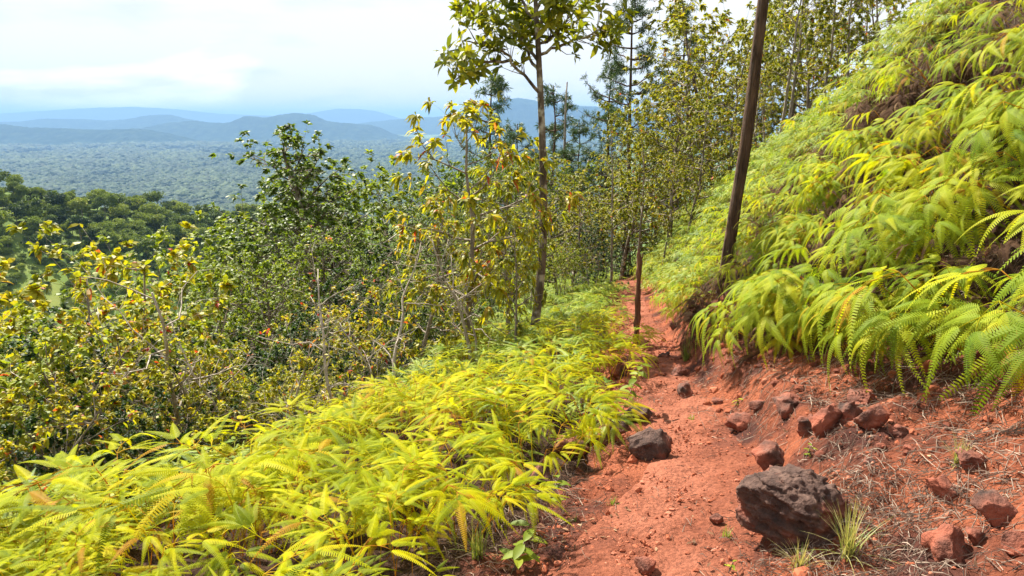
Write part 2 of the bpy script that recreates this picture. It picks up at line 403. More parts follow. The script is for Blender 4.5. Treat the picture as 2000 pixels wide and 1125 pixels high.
def rock_material(name, d0, d1):
    m, t = new_mat(name); L = t.links.new
    tc = N(t, "ShaderNodeTexCoord"); gm = N(t, "ShaderNodeNewGeometry"); oi = N(t, "ShaderNodeObjectInfo")
    n = N(t, "ShaderNodeTexNoise", i_Scale=11.0, i_Detail=8.0, i_Roughness=0.7); L(tc.outputs["Object"], n.inputs["Vector"])
    n2 = N(t, "ShaderNodeTexNoise", i_Scale=4.0, i_Detail=5.0); L(tc.outputs["Object"], n2.inputs["Vector"])
    n3 = N(t, "ShaderNodeTexNoise", i_Scale=70.0, i_Detail=4.0); L(tc.outputs["Object"], n3.inputs["Vector"])
    a = ramp(t, n.outputs[0], [(0.3, (.022, .013, .010)), (0.5, (.07, .038, .028)), (0.7, (.16, .095, .07))])
    ad = N(t, "ShaderNodeMath", operation='MULTIPLY_ADD'); L(oi.outputs["Random"], ad.inputs[0]); ad.inputs[1].default_value = 0.14; L(n2.outputs[0], ad.inputs[2])
    dust = ramp(t, ad.outputs[0], [(d0, (0, 0, 0)), (d1, (.85, .85, .85))])
    mx = N(t, "ShaderNodeMix", data_type='RGBA'); L(dust, mx.inputs[0]); L(a, mx.inputs[6]); mx.inputs[7].default_value = (.30, .085, .045, 1)
    pr = N(t, "ShaderNodeBsdfPrincipled"); L(mx.outputs[2], pr.inputs["Base Color"]); pr.inputs["Roughness"].default_value = 0.85; pr.inputs["Specular IOR Level"].default_value = 0.25
    su = N(t, "ShaderNodeMath", operation='MULTIPLY_ADD'); L(n3.outputs[0], su.inputs[0]); su.inputs[1].default_value = 0.35; L(n.outputs[0], su.inputs[2])
    b = N(t, "ShaderNodeBump"); b.inputs["Strength"].default_value = 0.9; b.inputs["Distance"].default_value = 0.03; L(su.outputs[0], b.inputs["Height"]); L(b.outputs[0], pr.inputs["Normal"])
    o = N(t, "ShaderNodeOutputMaterial"); L(pr.outputs[0], o.inputs[0])
    return m
M['rock'] = rock_material('rock', .43, .64)
M['rock_dark'] = rock_material('rock_dark', .62, .80)

# ------------------------------------------------------------------ the setting: ground, trail, hills
def axis(lo_fine, hi_fine, step, growth, reach):
    mid = list(np.arange(lo_fine, hi_fine, step))
    a, s = mid[-1], step
    hi = []
    while a < reach:
        s *= growth; a += s; hi.append(a)
    b, s = mid[0], step
    lo = []
    while b > -reach:
        s *= growth; b -= s; lo.append(b)
    return np.array(lo[::-1] + mid + hi)
gx = axis(-0.5, 3.4, 0.032, 1.065, 45000)
gy0 = list(np.arange(1.6, 5.4, 0.032)); s = 0.032
while gy0[-1] < 45000:
    s *= 1.018 if gy0[-1] < 24 else 1.075
    gy0.append(gy0[-1] + s)
s = 0.032; lo = [gy0[0]]
while lo[-1] > -20000:
    s *= 1.16; lo.append(lo[-1] - s)
gy = np.array(lo[:0:-1] + gy0)
X, Yg = np.meshgrid(gx, gy)
Z = surface(X, Yg)
offg = X - path_x(Yg)
under = np.clip((half_w(Yg) * 1.02 - np.abs(offg)) / 0.12, 0, 1) * (Yg < 28) * (Yg > 0)
Z = Z - 0.045 * under
rad = np.hypot(X, Yg)
green = np.clip((rad - 24) / 12, 0, 1)
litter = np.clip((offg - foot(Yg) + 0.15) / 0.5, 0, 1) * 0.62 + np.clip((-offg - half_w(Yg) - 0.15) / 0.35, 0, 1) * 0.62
nxg, nyg = len(gx), len(gy)
idx = np.arange(nxg * nyg).reshape(nyg, nxg)
quads = np.stack((idx[:-1, :-1], idx[:-1, 1:], idx[1:, 1:], idx[1:, :-1]), -1).reshape(-1, 4)
ground = link("ground", mesh_from("ground", np.stack((X, Yg, Z), -1).reshape(-1, 3), quads, None, M['soil'], True, {"litter": litter.ravel(), "green": green.ravel()}), kind="structure")

tv = np.concatenate((np.arange(0.3, 8, 0.022), np.arange(8, 27, 0.07)))
tw = np.linspace(-1, 1, 61)
TW, TV = np.meshgrid(tw, tv)
ragged = 1.06 + 0.30 * fbm(TV * 2.2 + np.sign(TW) * 40, TW * 0, 4, 31)
TX = path_x(TV) + TW * half_w(TV) * ragged
TZ = terrain(TX, TV) + detail(TX, TV) * 0.5 + 0.016 - 0.035 * np.abs(TW) ** 6 - 0.012 * (1 - TW ** 2) \
    + (fbm(TX * 9, TV * 9, 4, 33) * 0.06 + fbm(TX * 3, TV * 2.2, 2, 34) * 0.05) * (1 - TW ** 4)
i2 = np.arange(TW.size).reshape(TW.shape)
tq = np.stack((i2[:-1, :-1], i2[:-1, 1:], i2[1:, 1:], i2[1:, :-1]), -1).reshape(-1, 4)
link("trail", mesh_from("trail", np.stack((TX, TV, TZ), -1).reshape(-1, 3), tq, None, M['trail']), kind="structure")
def trail_z(x, y):
    on = abs(x - path_x(y)) < half_w(y)
    return float(terrain(x, y) + (0.5 * detail(x, y) + 0.0 if on else detail(x, y)))

m, t = new_mat("forested_hill"); L = t.links.new
gm = N(t, "ShaderNodeNewGeometry")
n = N(t, "ShaderNodeTexNoise", i_Scale=0.012, i_Detail=8.0, i_Roughness=0.7); L(gm.outputs["Position"], n.inputs["Vector"])
col = ramp(t, n.outputs[0], [(0.35, (.010, .018, .010)), (0.5, (.020, .034, .016)), (0.68, (.05, .068, .03))])
pr = N(t, "ShaderNodeBsdfPrincipled"); L(col, pr.inputs["Base Color"]); pr.inputs["Roughness"].default_value = 1; pr.inputs["Specular IOR Level"].default_value = 0.0
o = N(t, "ShaderNodeOutputMaterial"); L(pr.outputs[0], o.inputs[0])
M['hill'] = m
def hill(profile, Y, depth, seed, step=14):
    """a wooded ridge rising from the plain; profile = where its crest stands against the sky"""
    prof = np.array([at_depth(px, py, Y) for px, py in profile])
    xs = np.arange(prof[0, 0], prof[-1, 0], step * Y / 9000)
    zc = np.interp(xs, prof[:, 0], prof[:, 2])
    k = np.hanning(15); k /= k.sum(); zc = np.convolve(np.pad(zc, 7, mode='edge'), k, 'valid')
    v = np.linspace(-1, 1, 41)
    XX, VV = np.meshgrid(xs, v)
    taper = np.clip(np.minimum(XX - xs[0], xs[-1] - XX) / (0.12 * (xs[-1] - xs[0])), 0, 1); taper = taper * taper * (3 - 2 * taper)
    h = np.maximum(zc[None, :] + 252, 8) * taper * np.exp(-(VV * 1.9) ** 2) - 8 * np.abs(VV) ** 3
    lump = fbm(XX / 260, VV * depth / 260, 4, seed) * 0.35 + 0
    h = h * (1 + lump * np.clip(np.abs(VV) * 3, 0.12, 1)) + vnoise(XX / 22, VV * depth / 30, seed + 3) * 13
    ZZ = -256 + np.maximum(h, -4)
    YY = Y + VV * depth
    i = np.arange(XX.size).reshape(XX.shape)
    q = np.stack((i[:-1, :-1], i[:-1, 1:], i[1:, 1:], i[1:, :-1]), -1).reshape(-1, 4)
    return link("hill", mesh_from("hill", np.stack((XX, YY, ZZ), -1).reshape(-1, 3), q, None, M['hill']), kind="structure")
hill([(-420, 262), (-150, 247), (0, 243), (60, 250), (130, 252), (200, 254), (270, 252), (330, 262), (420, 268)], 6800, 700, 41)
hill([(120, 266), (250, 258), (330, 240), (375, 236), (420, 241), (455, 240), (480, 226), (500, 228), (520, 231), (550, 225), (580, 221), (610, 224), (640, 238), (700, 243), (800, 248)], 8600, 1100, 42)
hill([(-350, 246), (-100, 240), (40, 238), (90, 232), (150, 233), (220, 236), (262, 231), (300, 225), (330, 224), (360, 232), (420, 243), (520, 250)], 11000, 1300, 43)
hill([(560, 256), (660, 246), (730, 238), (800, 231), (900, 226), (1000, 222), (1120, 216), (1300, 218), (1500, 236)], 12500, 1800, 44)
hill([(-250, 236), (0, 222), (100, 216), (180, 211), (260, 209), (340, 213), (420, 222), (560, 228), (620, 219), (660, 212), (700, 213), (760, 220), (860, 226)], 19000, 2400, 45)
hill([(850, 226), (930, 210), (975, 196), (1010, 191), (1060, 199), (1110, 205), (1160, 208), (1240, 216), (1330, 226)], 9500, 1100, 46)

# ------------------------------------------------------------------ ferns
def pinna(g, p0, d0, up, Lp, W, droop, nt_, tint, fine=True):
    s = np.linspace(0, 1, nt_ + 1)
    d0 = unit(d0)
    c = p0 + d0 * (s * Lp)[:, None] + np.array((0, 0, -1.0)) * (droop * Lp * s ** 2)[:, None]
    tan = unit(np.gradient(c, axis=0)); side = unit(np.cross(tan, up)); nor = np.cross(side, tan)
    w = W * np.minimum(1, 0.55 + s * 4) * np.clip(1 - s, 0, 1) ** 0.7
    step = Lp / nt_
    for sg in (-1, 1):
        a = c[:-1]; b = c[:-1] + tan[:-1] * step * (0.80 if fine else 1.0)
        ww = w[:-1, None]
        tipc = a + tan[:-1] * step * (0.75 + 0.5) + side[:-1] * sg * ww - nor[:-1] * ww * 0.22
        if fine:
            t1 = tipc - tan[:-1] * step * 0.30; t2 = tipc + tan[:-1] * step * 0.12
            v = np.stack((a, b, t2, t1), 1).reshape(-1, 3); o = np.arange(nt_)[:, None] * 4
            f = np.concatenate((o + np.array((0, 1, 2)), o + np.array((0, 2, 3))))
            g.add(v, f, tint)
        else:
            v = np.stack((a, b, tipc), 1).reshape(-1, 3); o = np.arange(nt_)[:, None] * 3
            g.add(v, o + np.array((0, 1, 2)), tint)
def frond_geo(r, fine=True, tall=0.5, tint0=0.5, k=1.0, dr=(0.35, 0.95)):
    key_dense = k < 0.95
    """a forking fern frond: wiry stalk, forked twice, a fan of long comb-like drooping leaflets"""
    g = Geo()
    lean = r.uniform(0.15, 0.35)
    top = np.array((lean * tall, r.normal(0, 0.04), tall))
    s = np.linspace(0, 1, 6)[:, None]
    st = top * np.array((1, 1, 1)) * s + np.array((0.10 * tall, 0, 0)) * (s * s - s)
    tube(g, st, np.linspace(0.0035, 0.0022, 6), 4, 0.97)
    up = np.array((0, 0, 1.0))
    def fork(p, yaw, pitch, ln, level):
        d = np.array((math.cos(yaw) * math.cos(pitch), math.sin(yaw) * math.cos(pitch), math.sin(pitch)))
        q = p + d * ln
        tube(g, np.array((p, (p + q) / 2 + up * 0.004, q)), [0.0024, 0.002, 0.0016], 3, 0.9)
        if level == 0:
            for sg in (-1, 1):
                y2 = yaw + sg * r.uniform(0.2, 0.42)
                leaf(q, y2, pitch + r.uniform(-0.15, 0.25), 1.0)
        else:
            for sg in (-1, 1):
                fork(q, yaw + sg * r.uniform(0.35, 0.6), pitch - 0.12, ln * 0.8, level - 1)
            if r.random() < 0.6:
                leaf(q, yaw + r.choice((-1, 1)) * r.uniform(1.0, 1.5), pitch, 0.7)
    def leaf(p, yaw, pitch, sc):
        d = np.array((math.cos(yaw) * math.cos(pitch), math.sin(yaw) * math.cos(pitch), math.sin(pitch)))
        Lp = r.uniform(0.20, 0.34) * sc * k; 
        pinna(g, p, d, up, Lp, r.uniform(0.027, 0.037) * (0.7 + 0.3 * sc) * k, r.uniform(*dr), 28 if fine else 12, float(np.clip(tint0 + r.normal(0, 0.16) + (0.4 if r.random() < 0.05 else 0), 0, 1.0)), fine)
    fork(top, r.normal(0, 0.15), r.uniform(0.05, 0.45), r.uniform(0.06, 0.12), 1)
    for _ in range(3 if key_dense else 2):
        fork(top, r.normal(0, 0.3) + r.choice((-1, 1)) * 0.9, r.uniform(0.0, 0.3), r.uniform(0.05, 0.1), 0)
    return g
fr = np.random.default_rng(5)
FR = {}
for key, mat, t0, tall in (('slope', 'fern_slope', 0.45, 0.44), ('bank', 'fern_bank', 0.42, 0.42), ('green', 'fern_green', 0.4, 0.45), ('dead', 'fern_dead', 0.4, 0.32)):
    FR[key] = [geo_mesh("frond_" + key, frond_geo(fr, True, tall * fr.uniform(0.85, 1.2), t0, 0.82 if key in ('slope', 'green') else 1.0, (0.1, 0.7) if key in ('slope', 'green') else (0.35, 0.95)), M[mat]) for _ in range(12)]

def downhill(x, y):
    e = 0.15
    gxx = (terrain(x + e, y) - terrain(x - e, y)) / (2 * e); gyy = (terrain(x, y + e) - terrain(x, y - e)) / (2 * e)
    return -gxx, -gyy
def jitter_points(x0, x1, y0, y1, spacing, seed):
    r = np.random.default_rng(seed)
    a, b = np.meshgrid(np.arange(x0, x1, spacing), np.arange(y0, y1, spacing))
    a = a + r.uniform(-.5, .5, a.shape) * spacing * 1.1; b = b + r.uniform(-.5, .5, b.shape) * spacing * 1.1
    return a.ravel(), b.ravel()
def in_frame(p, m=160):
    u, v, t = project(p)
    return t > 0.5 and -m < u < 2000 + m and -m < v < 1125 + m

def fern_sites(side, seed):
    if side == 'slope':
        o, y = jitter_points(-5.2, 0, 0.7, 24, 0.235, seed)
        ok = (-o > half_w(y) + np.interp(y, [2, 4, 5.5, 7, 9, 14], [.42, .30, .12, .06, .14, .25]) + 0.25 * vnoise(y * 1.3, y * 0, 3)) & (-o - half_w(y) < lbreak(y) + 1.0) & (vnoise(o * 2.1, y * 2.1, 14) < 0.78)
    else:
        o, y = jitter_points(0, 6.5, 1.4, 26, 0.205, seed)
        fo = foot(y)
        ok = (o > fo - 0.16 + 0.24 * vnoise(y * 1.7, y * 0, 4)) & (o < crest(y) + 1.6)
        gaps = vnoise(o * 1.2 + 5, y * 1.1, 8)
        ok &= ~((gaps > np.interp(y, [4, 6, 7, 10], [.44, .56, .72, .92])) & (vnoise(o * 9, y * 9, 12) < 0.75) & (o > fo + 0.32))
    o = o[ok]; y = y[ok]
    return o + path_x(y), y
FERN_WORDS = {
    'slope': [('yellow-green forked fern on the downhill side where the ferns meet the bare soil', 'downhill ferns along the soil edge'),
              ('glowing yellow forked fern in the middle of the downhill carpet', 'downhill ferns in the carpet'),
              ('glowing yellow forked fern at the ravine edge below the bushes', 'downhill ferns along the ravine edge')],
    'bank': [('bright fern of the lowest row dangling over the bare red soil of the bank', 'bank ferns dangling over bare soil'),
             ('bright forked fern half way up the steep bank', 'bank ferns half way up'),
             ('bright forked fern high on the steep bank', 'bank ferns high up')]}
stuff_pts = {k: [] for k in ('slope', 'bank', 'green')}
fern_meta = []
for side, seed in (('slope', 61), ('bank', 62)):
    xs, ys = fern_sites(side, seed)
    r = np.random.default_rng(seed + 100)
    cand = []
    for x, y in zip(xs, ys):
        if math.hypot(x, y) < 1.25: continue
        z = float(surface(x, y)) - 0.02
        if not in_frame((x, y, z + 0.4), 260): continue
        cand.append((math.hypot(x, y), x, y, z))
    cand.sort()
    limit = 150
    for i, (dist, x, y, z) in enumerate(cand):
        dhx, dhy = downhill(x, y)
        yaw0 = math.atan2(dhy, dhx)
        if side == 'bank': yaw0 = math.atan2(-0.35, -1) + r.normal(0, 0.35)
        else: yaw0 = yaw0 * 0 + r.choice((math.pi * 0.95, 0.35, -0.4, 2.4)) + r.normal(0, 0.6)
        if side == 'bank' and dist < 5.2 and r.random() < (0.38 if x - path_x(y) > foot(y) + .35 else 0.5): continue
        u_, v__, _t = project((x, y, z + .3))
        if side == 'bank' and 1365 < u_ < 1475 and 5.4 < y < 9.0: continue
        big = r.uniform(0.65, 1.3) * (np.interp(dist, [3.5, 5, 6.5, 9], [1.3, 1.2, .95, .64]) if side == 'bank' else 0.74)
        if side == 'slope' and 3.0 < y < 4.6 and -3.4 < x < -1.6 and r.random() < 0.25: big *= 1.6
        if i < limit:
            off_ = x - float(path_x(y))
            if side == 'slope': zone = 0 if -off_ - half_w(y) < 0.6 else 1 if -off_ - half_w(y) < 2.2 else 2
            else: zone = 0 if off_ - foot(y) < 0.45 else 1 if off_ - foot(y) < 1.5 else 2
            lab_, grp_ = FERN_WORDS[side][zone]
            f = thing('fern', lab_, 'fern', (x, y, z), yaw0, big, grp_)
            for k in range(3 if side == 'slope' else 4):
                tilt = r.uniform(0.35, 1.0) if side == 'bank' else r.uniform(-0.1, 0.4)
                link('frond', FR[side][r.integers(12)], f, loc=(r.normal(0, .05), r.normal(0, .05), 0),
                     rot=(r.normal(0, 0.15), tilt, r.normal(0, 0.8)), scl=r.uniform(0.75, 1.15))
        else:
            key = side
            if (side == 'bank' and r.random() < np.interp(y, [5, 13], [0.05, 0.7])) or (side == 'slope' and (y > 10 + r.normal(0, 1.5) or vnoise(x * .8, y * .8, 77) > 0.72)): key = 'green'
            for k in range(3):
                tilt = r.uniform(0.3, 0.9) if side == 'bank' else r.uniform(-0.1, 0.4)
                stuff_pts[key].append((x + r.normal(0, .1), y + r.normal(0, .1), z, r.normal(0, 0.15), tilt, yaw0 + r.normal(0, 0.8), big * r.uniform(0.75, 1.15)))

def scatter(name, pts, meshes, label_kind="stuff"):
    """countless small plants: one object, its copies set out on a cloud of points"""
    pts = np.asarray(pts)
    proto = bpy.data.collections.new("kinds_of_" + name)
    for i, me in enumerate(meshes):
        proto.objects.link(bpy.data.objects.new(f"{name}_kind_{i}", me))
    me = bpy.data.meshes.new(name)
    me.vertices.add(len(pts)); me.vertices.foreach_set("co", np.ascontiguousarray(pts[:, :3], np.float32).ravel())
    a = me.attributes.new("rot", 'FLOAT_VECTOR', 'POINT'); a.data.foreach_set("vector", np.ascontiguousarray(pts[:, 3:6], np.float32).ravel())
    a = me.attributes.new("scl", 'FLOAT', 'POINT'); a.data.foreach_set("value", np.ascontiguousarray(pts[:, 6], np.float32))
    a = me.attributes.new("pick", 'INT', 'POINT'); a.data.foreach_set("value", rng.integers(0, len(meshes), len(pts)).astype(np.int32))
    ob = link(name, me, kind=label_kind)
    ng = bpy.data.node_groups.new("scatter_" + name, 'GeometryNodeTree')
    ng.interface.new_socket("Geometry", in_out='INPUT', socket_type='NodeSocketGeometry')
    ng.interface.new_socket("Geometry", in_out='OUTPUT', socket_type='NodeSocketGeometry')
    gi = ng.nodes.new("NodeGroupInput"); go = ng.nodes.new("NodeGroupOutput")
    ci = ng.nodes.new("GeometryNodeCollectionInfo"); ci.inputs["Collection"].default_value = proto
    ci.inputs["Separate Children"].default_value = True; ci.inputs["Reset Children"].default_value = True
    iop = ng.nodes.new("GeometryNodeInstanceOnPoints"); iop.inputs["Pick Instance"].default_value = True
    def named(nm, ty):
        n = ng.nodes.new("GeometryNodeInputNamedAttribute"); n.data_type = ty; n.inputs["Name"].default_value = nm
        return n.outputs["Attribute"]
    mtp = ng.nodes.new("GeometryNodeMeshToPoints")
    ng.links.new(gi.outputs[0], mtp.inputs["Mesh"]); ng.links.new(mtp.outputs[0], iop.inputs["Points"])
    ng.links.new(ci.outputs[0], iop.inputs["Instance"])
    ng.links.new(named("pick", 'INT'), iop.inputs["Instance Index"])
    ng.links.new(named("rot", 'FLOAT_VECTOR'), iop.inputs["Rotation"])
    ng.links.new(named("scl", 'FLOAT'), iop.inputs["Scale"])
    ng.links.new(iop.outputs[0], go.inputs[0])
    md = ob.modifiers.new("scatter", 'NODES'); md.node_group = ng
    return ob
for key, nm in (('slope', 'fern_carpet'), ('bank', 'fern_curtain'), ('green', 'fern_undergrowth')):
    if stuff_pts[key]:
        scatter(nm, stuff_pts[key], FR[key])

# dead brown fern hanging under the live ones along the foot of the bank
r = np.random.default_rng(71)
n_dead = 0
for _ in range(900):
    y = r.uniform(2.2, 9); o = foot(y) + (r.uniform(-0.05, .3) if r.random() < .12 else r.uniform(.2, 3.4)); x = path_x(y) + o
    if vnoise(o * 1.2 + 5, y * 1.1, 8) < 0.62 and o > foot(y) + 0.3: continue
    z = float(surface(x, y))
    if not in_frame((x, y, z), 0): continue
    f = thing('dead_fern', 'withered brown fern drooping in a dark gap between the bank ferns' if o > foot(y) + .3 else 'withered brown fern drooping on dark litter at the foot of the bank', 'fern', (x, y, z - 0.02), math.pi + r.normal(0, 0.7), r.uniform(0.6, 1.0), 'withered ferns in gaps of the bank' if o > foot(y) + .3 else 'withered ferns under the bank')
    for k in range(2):
        link('frond', FR['dead'][r.integers(12)], f, rot=(r.normal(0, 0.3), r.uniform(0.7, 1.5), r.normal(0, 0.9)), scl=r.uniform(0.7, 1.1))
    n_dead += 1
    if n_dead > 120: break

r = np.random.default_rng(73); tangle = []
for _ in range(2600):
    y = r.uniform(2.4, 11); o = foot(y) + r.uniform(.05, 3.8); x = path_x(y) + o
    if vnoise(o * 1.2 + 5, y * 1.1, 8) < np.interp(y, [4, 6, 7, 10], [.52, .60, .76, .95]): continue
    z = float(surface(x, y))
    if in_frame((x, y, z), 60): tangle.append((x, y, z - .02, r.normal(0, .4), r.uniform(.5, 1.6), math.pi + r.normal(0, 1.0), r.uniform(.45, .9)))
scatter("dead_fern_tangle", tangle, FR['dead'])

# ------------------------------------------------------------------ trees and shrubs
def perp(d, r):
    a = r.normal(size=3); a -= d * (a @ d)
    return a / (np.linalg.norm(a) + 1e-9)
def grow(g, r, p, d, Ln, rad, level, P, twigs, k=5):
    n = max(4, int(Ln / P['seg'])); n = min(n, 12)
    pts = [np.array(p, float)]; d = unit(np.array(d, float))
    for i in range(n):
        d = unit(d + r.normal(0, P['wig'], 3) + np.array((0, 0, P['up'])) * (1 if level else 0.4))
        pts.append(pts[-1] + d * Ln / n)
    pts = np.array(pts)
    rads = rad * (1 - np.linspace(0, 1, n + 1) * (0.65 if level < P['levels'] else 0.8))
    tube(g, pts, rads, max(3, k - level), r.uniform(0.3, 0.7))
    if level < P['levels']:
        nc = P['kids'][level]
        for c in range(nc):
            tpos = r.uniform(P['from'] if level == 0 else 0.25, 1.0) if c else 1.0
            j = min(n, int(tpos * n)); dd = unit(pts[min(j + 1, n)] - pts[max(j - 1, 0)])
            ang = r.uniform(0.45, 1.0) * P['spread']
            nd = dd * math.cos(ang) + perp(dd, r) * math.sin(ang)
            if level == 0 and P.get('env'):
                ln = P['env'](tpos, r)
            else:
                ln = Ln * r.uniform(0.38, 0.62)
            grow(g, r, pts[j], nd, ln, rads[j] * 0.6, level + 1, P, twigs, k)
    else:
        twigs.append(pts)
    if level == P['levels'] - 1:
        twigs.append(pts[n // 2:])
    return pts
def leaf_twigs(g, r, twigs, per, length, width, tint, spread=1.0, droop=0.3, rosette=0.82, keep=1.0):
    pos = []; ax = []; nm = []; 
    for pts in twigs:
        if r.random() > keep: continue
        n = max(1, int(per * r.uniform(0.6, 1.4)))
        seg = len(pts) - 1
        d = unit(pts[-1] - pts[-2])
        tt = np.where(r.random(n) < rosette, r.uniform(0.9, 1, n), r.uniform(0.2, 1, n)) * seg
        j = np.minimum(tt.astype(int), seg - 1); fr_ = (tt - j)[:, None]
        q = pts[j] * (1 - fr_) + pts[j + 1] * fr_
        rd = r.normal(size=(n, 3)); rd -= (rd @ d)[:, None] * d; rd = unit(rd)
        ang = r.uniform(0.5, 1.35, n)[:, None] * spread
        a = d * np.cos(ang) + rd * np.sin(ang) + np.array((0, 0, -droop * 0.5))
        pos.append(q); ax.append(a); nm.append(unit(np.array((0, 0, 1.0)) + r.normal(0, 0.45, (n, 3))))
    if not pos: return
    pos = np.concatenate(pos); ax = np.concatenate(ax); nm = np.concatenate(nm); n = len(pos)
    leaves(g, pos, ax, nm, length * r.uniform(0.65, 1.25, n), width * r.uniform(0.7, 1.2, n), tint(r, n), droop)
def tint_mix(base, sd, hot=0.03):
    def f(r, n):
        t = np.clip(r.normal(base, sd, n), 0, 0.9)
        return np.where(r.random(n) < hot, r.uniform(0.9, 1.0, n), t)
    return f

def broad_tree(seed, height, r0, leaf_len=0.12, leaf_w=0.045, per=9, kids=(14, 5, 3), crown_from=0.3, crown_r=None, wig=0.16, up=0.05,
               tint=tint_mix(0.4, 0.15), mat='leaf_olive', bark='bark_grey', stems=1, spread=1.15, droop=0.3, lean=(0, 0), keep=1.0, shape='oval', levels=2):
    r = np.random.default_rng(seed)
    crown_r = crown_r or height * 0.28
    wood = Geo(); lf = Geo(); twigs = []
    for s_ in range(stems):
        if shape == 'oval':
            env = lambda tp, rr: crown_r * (0.35 + 0.85 * math.sin(math.pi * min(1, max(0.08, (tp - crown_from) / (1 - crown_from + 1e-6) * 0.85 + 0.12)))) * rr.uniform(0.7, 1.1)
        elif shape == 'cone':
            env = lambda tp, rr: crown_r * (1.15 - 0.95 * (tp - crown_from) / (1 - crown_from)) * rr.uniform(0.75, 1.1)
        else:
            env = lambda tp, rr: crown_r * rr.uniform(0.5, 1.1)
        P = dict(seg=height / 9, wig=wig, up=up, levels=levels, kids=kids, spread=spread, env=env)
        P['from'] = crown_from
        a = 2 * math.pi * s_ / max(1, stems) + r.uniform(0, 1)
        d = np.array((lean[0] + (0.35 * math.cos(a) if stems > 1 else 0), lean[1] + (0.35 * math.sin(a) if stems > 1 else 0), 1.0))
        P0 = dict(P); P0['wig'] = wig * (0.45 if stems == 1 else 0.7)
        p0 = np.array((0.05 * math.cos(a), 0.05 * math.sin(a), -0.15)) if stems > 1 else np.array((0, 0, -0.15))
        grow_tree(wood, r, p0, d, height * (1 if s_ == 0 else r.uniform(0.65, 0.95)), r0 * (1 if s_ == 0 else 0.75), P0, P, twigs)
    leaf_twigs(lf, r, twigs, per, leaf_len, leaf_w, tint, droop=droop, keep=keep)
    return geo_mesh("trunk", wood, M[bark]), geo_mesh("crown", lf, M[mat], False)
def grow_tree(g, r, p, d, Ln, rad, P0, P, twigs):
    n = 12; pts = [np.array(p, float)]; d = unit(d)
    for i in range(n):
        d = unit(d + r.normal(0, P0['wig'], 3) * np.array((1, 1, 0.3)) + np.array((0, 0, 0.12)))
        pts.append(pts[-1] + d * Ln / n)
    pts = np.array(pts); pts[:, 2] = p[2] + (pts[:, 2] - p[2]) * Ln / max(1e-3, pts[-1, 2] - p[2])
    tt = np.linspace(0, 1, n + 1)
    rads = rad * (1 - 0.8 * tt) * (1 + 0.5 * np.exp(-tt * 18))
    tube(g, pts, rads, 8, 0.5)
    for c in range(P['kids'][0]):
        tp = P['from'] + (1 - P['from']) * (c + r.uniform(0, 0.9)) / P['kids'][0]
        j = min(n, int(tp * n)); fr_ = tp * n - j
        q = pts[j] * (1 - fr_) + pts[min(n, j + 1)] * fr_
        az = c * 2.4 + r.normal(0, 0.5); el = r.uniform(0.15, 0.75)
        nd = np.array((math.cos(az) * math.cos(el), math.sin(az) * math.cos(el), math.sin(el)))
        grow(g, r, q, nd, P['env'](tp, r), max(rads[j] * 0.55, 0.006), 1, P, twigs)
    twigs.append(pts[-4:])

def put_tree(name, label, cat, meshes, loc, rotz, scl, group=None):
    o = thing(name, label, cat, loc, rotz, scl, group)
    link("trunk", meshes[0], o)
    c = link("crown", meshes[1], o); c["kind"] = "stuff"
    return o
def stand(px, py_top, Y, sink=0.1):
    """where a plant stands whose top is seen against px, py_top at distance Y, and how tall it is"""
    tp = at_depth(px, py_top, Y)
    z = float(terrain(tp[0], tp[1])) - sink
    return np.array((tp[0], tp[1], z)), tp[2] - z

# -- the slender tree beside the trail, limb by limb
def px_line(pts, Y, dy=0.0):
    n = len(pts)
    return np.array([at_depth(px, py, Y + dy * i / max(1, n - 1)) for i, (px, py) in enumerate(pts)])
def smooth_line(p, n):
    p = np.asarray(p); t = np.linspace(0, 1, len(p)); q = np.linspace(0, 1, n)
    c = np.stack([np.interp(q, t, p[:, i]) for i in range(3)], 1)
    if n > 6:
        k = np.array((.25, .5, .25))
        for _ in range(2):
            c[1:-1] = np.stack([np.convolve(c[:, i], k, 'same') for i in range(3)], 1)[1:-1]
    return c
HY = 10.2
hero_base = hit(1038, 676); HY = hero_base[1]
hero = thing('slender_tree', 'tall slender grey-barked tree with leaf rosettes against the sky, standing in ferns beside the trail', 'tree', hero_base)
inv = -np.asarray(hero_base)
tr = px_line([(1036, 690), (1044, 640), (1058, 540), (1062, 440), (1061, 330), (1058, 230), (1054, 150), (1050, 70), (1046, 0), (1040, -90), (1046, -170)], HY)
tr[0][2] = hero_base[2] - 0.15
g = Geo(); tl = smooth_line(tr, 24) + inv
tube(g, tl, 0.08 * np.interp(np.linspace(0, 1, 24), [0, .06, .3, .7, 1], [1.25, .95, .78, .5, .15]), 10, 0.5)
link('trunk', geo_mesh('trunk', g, M['bark_grey']), hero)
r = np.random.default_rng(3)
clusters = []
for c in range(6):
    gl = Geo(); n = 11
    az = np.arange(n) * 2.399; el = np.linspace(1.0, -0.35, n)
    ax = np.stack((np.cos(az) * np.cos(el), np.sin(az) * np.cos(el), np.sin(el)), 1) + r.normal(0, 0.12, (n, 3))
    leaves(gl, np.zeros((n, 3)) + r.normal(0, 0.012, (n, 3)), ax, np.array((0, 0, 1.0)) + r.normal(0, 0.3, (n, 3)), r.uniform(0.13, 0.20, n), r.uniform(0.045, 0.065, n), tint_mix(0.36, 0.14, 0.03)(r, n), 0.15)
    clusters.append(geo_mesh('leaf_cluster', gl, M['leaf_olive'], False))
